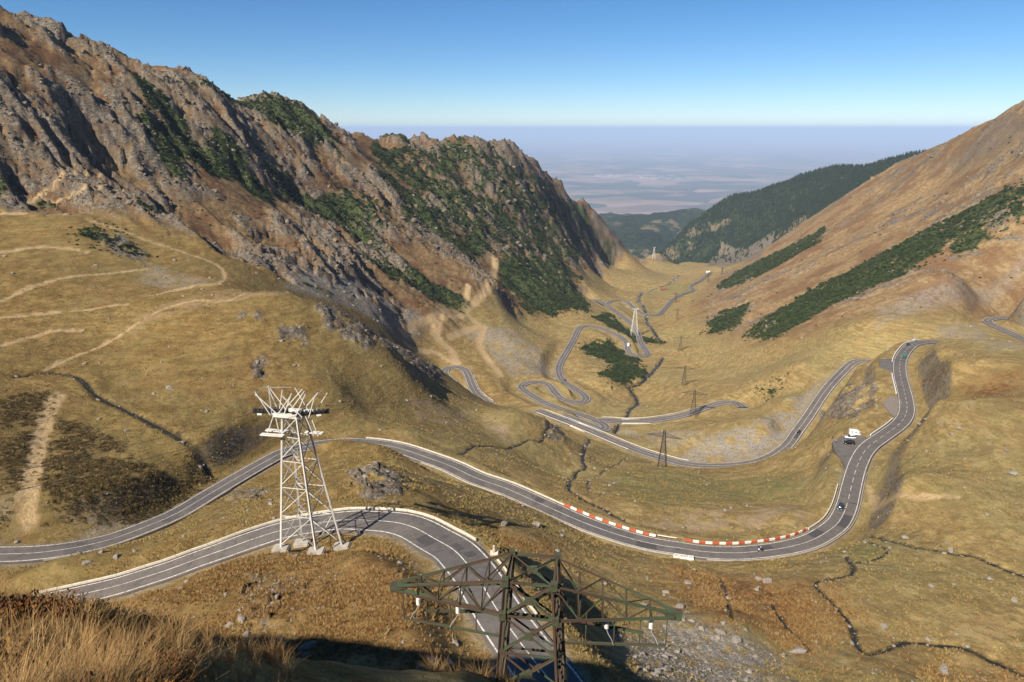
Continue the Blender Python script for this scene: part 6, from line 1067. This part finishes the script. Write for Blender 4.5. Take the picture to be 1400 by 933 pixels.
# heath shrubs
m_heath = blade_material('heath_leaves', [(.08, .055, .024), (.13, .085, .036), (.06, .055, .022), (.19, .13, .05)])
hm = [leafy_mesh(k, 60, .55, .45, .16, m_heath) for k in range(4)]
p, r = pick(free*np.clip(heath-.25, 0, 1), 4500, 120, 320); scatter('heath_shrubs', p, RG.uniform(.5, 1.3, len(p)), hm, 'dark brown heath shrubs covering the left slope', .2)
# dwarf pine
m_pine = blade_material('dwarf_pine_needles', [(.028, .042, .015), (.045, .062, .022), (.062, .075, .028), (.034, .048, .02)])
pm = [leafy_mesh(30+k, 110, 1.5, 1.3, .55, m_pine, .6) for k in range(4)]
p, r = pick(free*(pine > .35), 30000, 130, 1500); scatter('dwarf_pine_scrub', p, np.clip(.5*(1+RG.pareto(3.5, len(p))), .4, 1.5)*np.clip(r/650, .75, 1.6), pm, 'dark green dwarf pine scrub in patches on the slopes', .25)
fringe = free*np.clip(np.minimum(1, pinew*2)*(pine < .35)+.10*ML*(fbm(X/40, Y/40, 3) > .15)+.03*MR*(fbm(X/30, Y/30, 3) > .3), 0, 1)
p, r = pick(fringe, 3500, 250, 1500); scatter('single_dwarf_pines', p, RG.uniform(.35, .85, len(p))*np.clip(r/650, .6, 1.5), pm, 'separate dwarf pine bushes between the patches', .25)
# conifer forest
def conifer(seed):
    rg = random.Random(seed); v = []; f = []; n = 9
    for t in range(6):
        z0 = .12+.14*t; z1 = z0+.26-.012*t; r0 = .21*(1-t/6.6); b = len(v); v.append((0, 0, z1))
        for i in range(n): a = 2*math.pi*(i+rg.random()*.6)/n; q = r0*rg.uniform(.65, 1.15); v.append((q*math.cos(a), q*math.sin(a), z0+rg.uniform(-.03, .03)))
        f += [(b, b+1+i, b+1+(i+1) % n) for i in range(n)]
    b = len(v); v += [(.02*math.cos(a), .02*math.sin(a), z) for z in (0, .5) for a in (0, 2.1, 4.2)]; f += [(b, b+1, b+4, b+3), (b+1, b+2, b+5, b+4), (b+2, b, b+3, b+5)]
    me = bpy.data.meshes.new('conifer'); me.from_pydata(v, [], f); me.materials.append(m_fir); return me
m_fir = blade_material('fir_needles', [(.012, .022, .010), (.020, .032, .013), (.028, .038, .016), (.016, .026, .014)])
p, r = pick(forest*(rocky < .4)*(1-.75*np.clip(rockm, 0, 1)), 48000, 1900, 4200, -10, 36); scatter('conifer_forest', p-np.array([0, 0, 1.]), RG.uniform(8, 14, len(p)), [conifer(k) for k in range(4)], 'dark conifer forest on the mountain beyond the valley mouth', .03)
# stones
p, r = pick(free*(1-pine)*(.10+1.6*scree+1.2*rockm+.25*(fbm(X/25, Y/25, 3) > .25)+.5*bare)*(1-np.clip(wet, 0, 1)), 22000, 60, 800); scatter('loose_stones', p, np.clip(.07*(1+RG.pareto(2.2, len(p))), .06, .75)*(.8+r/420), SM[6:], 'pale loose stones strewn over grass and scree', .6)
st_p = []
for w, ln in S_LIN:
    k = np.repeat(np.arange(len(ln)), 2 if w > 1 else 1); x = ln[k, 0]+RG.normal(0, w*.55, len(k)); y = ln[k, 1]+RG.normal(0, w*.55, len(k)); st_p.append(np.column_stack([x, y, sample(Z, x, y)+.05]))
st_p = np.vstack(st_p); rr_ = np.hypot(st_p[:, 0], st_p[:, 1]); ok = sample(free+np.clip(wet, 0, 1)*.5, st_p[:, 0], st_p[:, 1]) > .2; st_p = st_p[ok]; rr_ = rr_[ok]
scatter('stream_stones', st_p, np.clip(.11*(1+RG.pareto(2.3, len(st_p))), .08, .8)*(.6+rr_/500), SM[6:], 'grey stones lying in and along the brooks', .6)
m_crag = flat('crag_stone', (.17, .135, .098), .95, .45, .35, bump=.1); CM = []
for k in range(5): q = stone_mesh(80+k, 1, .8); q.materials.clear(); q.materials.append(m_crag); CM.append(q)
p, r = pick(ML*(rocky > .4)+.8*MR*(rocky > .45), 9000, 330, 1500); scatter('crag_rocks', p, np.clip(.6*(1+RG.pareto(2.4, len(p))), .5, 3.2)*np.clip(r/700, .6, 1.5), CM, 'broken rock blocks standing out of the crags', .7)
# long grass and bilberry at the observer's feet
m_gold = blade_material('golden_long_grass', [(.24, .13, .045), (.36, .22, .085), (.16, .075, .028), (.42, .28, .12), (.20, .12, .045)])
m_berry = blade_material('bilberry_leaves', [(.07, .022, .012), (.13, .045, .016), (.045, .04, .014), (.24, .11, .03)])
tl = [tuft_mesh(50+k, 34, .42, .10, .0036, 6, m_gold, .75) for k in range(6)]
one = np.ones(Z.shape)
p, r = pick(one*np.clip(.5+1.2*fbm(X/.9, Y/.9, 2), .05, 1.5), 1700, 2.2, 7.5, -62, -31); scatter('long_grass', p, RG.uniform(.38, .8, len(p)), tl, 'golden long grass at the edge of the ledge', .25)
p, r = pick(one, 260, 2.6, 6.0, -33, -22); scatter('sparse_grass', p, RG.uniform(.25, .55, len(p)), tl, 'sparse golden grass stems at the lip of the ledge', .3)
p, r = pick(one, 150, 7.5, 11.5, -9, 0); scatter('ledge_grass', p, RG.uniform(.5, .95, len(p)), tl, 'golden grass tufts below the ledge beside the pylon', .25)
bl_ = [leafy_mesh(70+k, 260, .20, .20, .018, m_berry, .3) for k in range(4)]
p, r = pick(one*np.clip(.2+1.5*noise(X/1.1+3, Y/1.1), 0, 1.5), 900, 2.4, 7.5, -62, -32); scatter('bilberry_shrubs', p, RG.uniform(.7, 1.35, len(p)), bl_, 'red leaved bilberry shrubs among the foreground grass', .3)
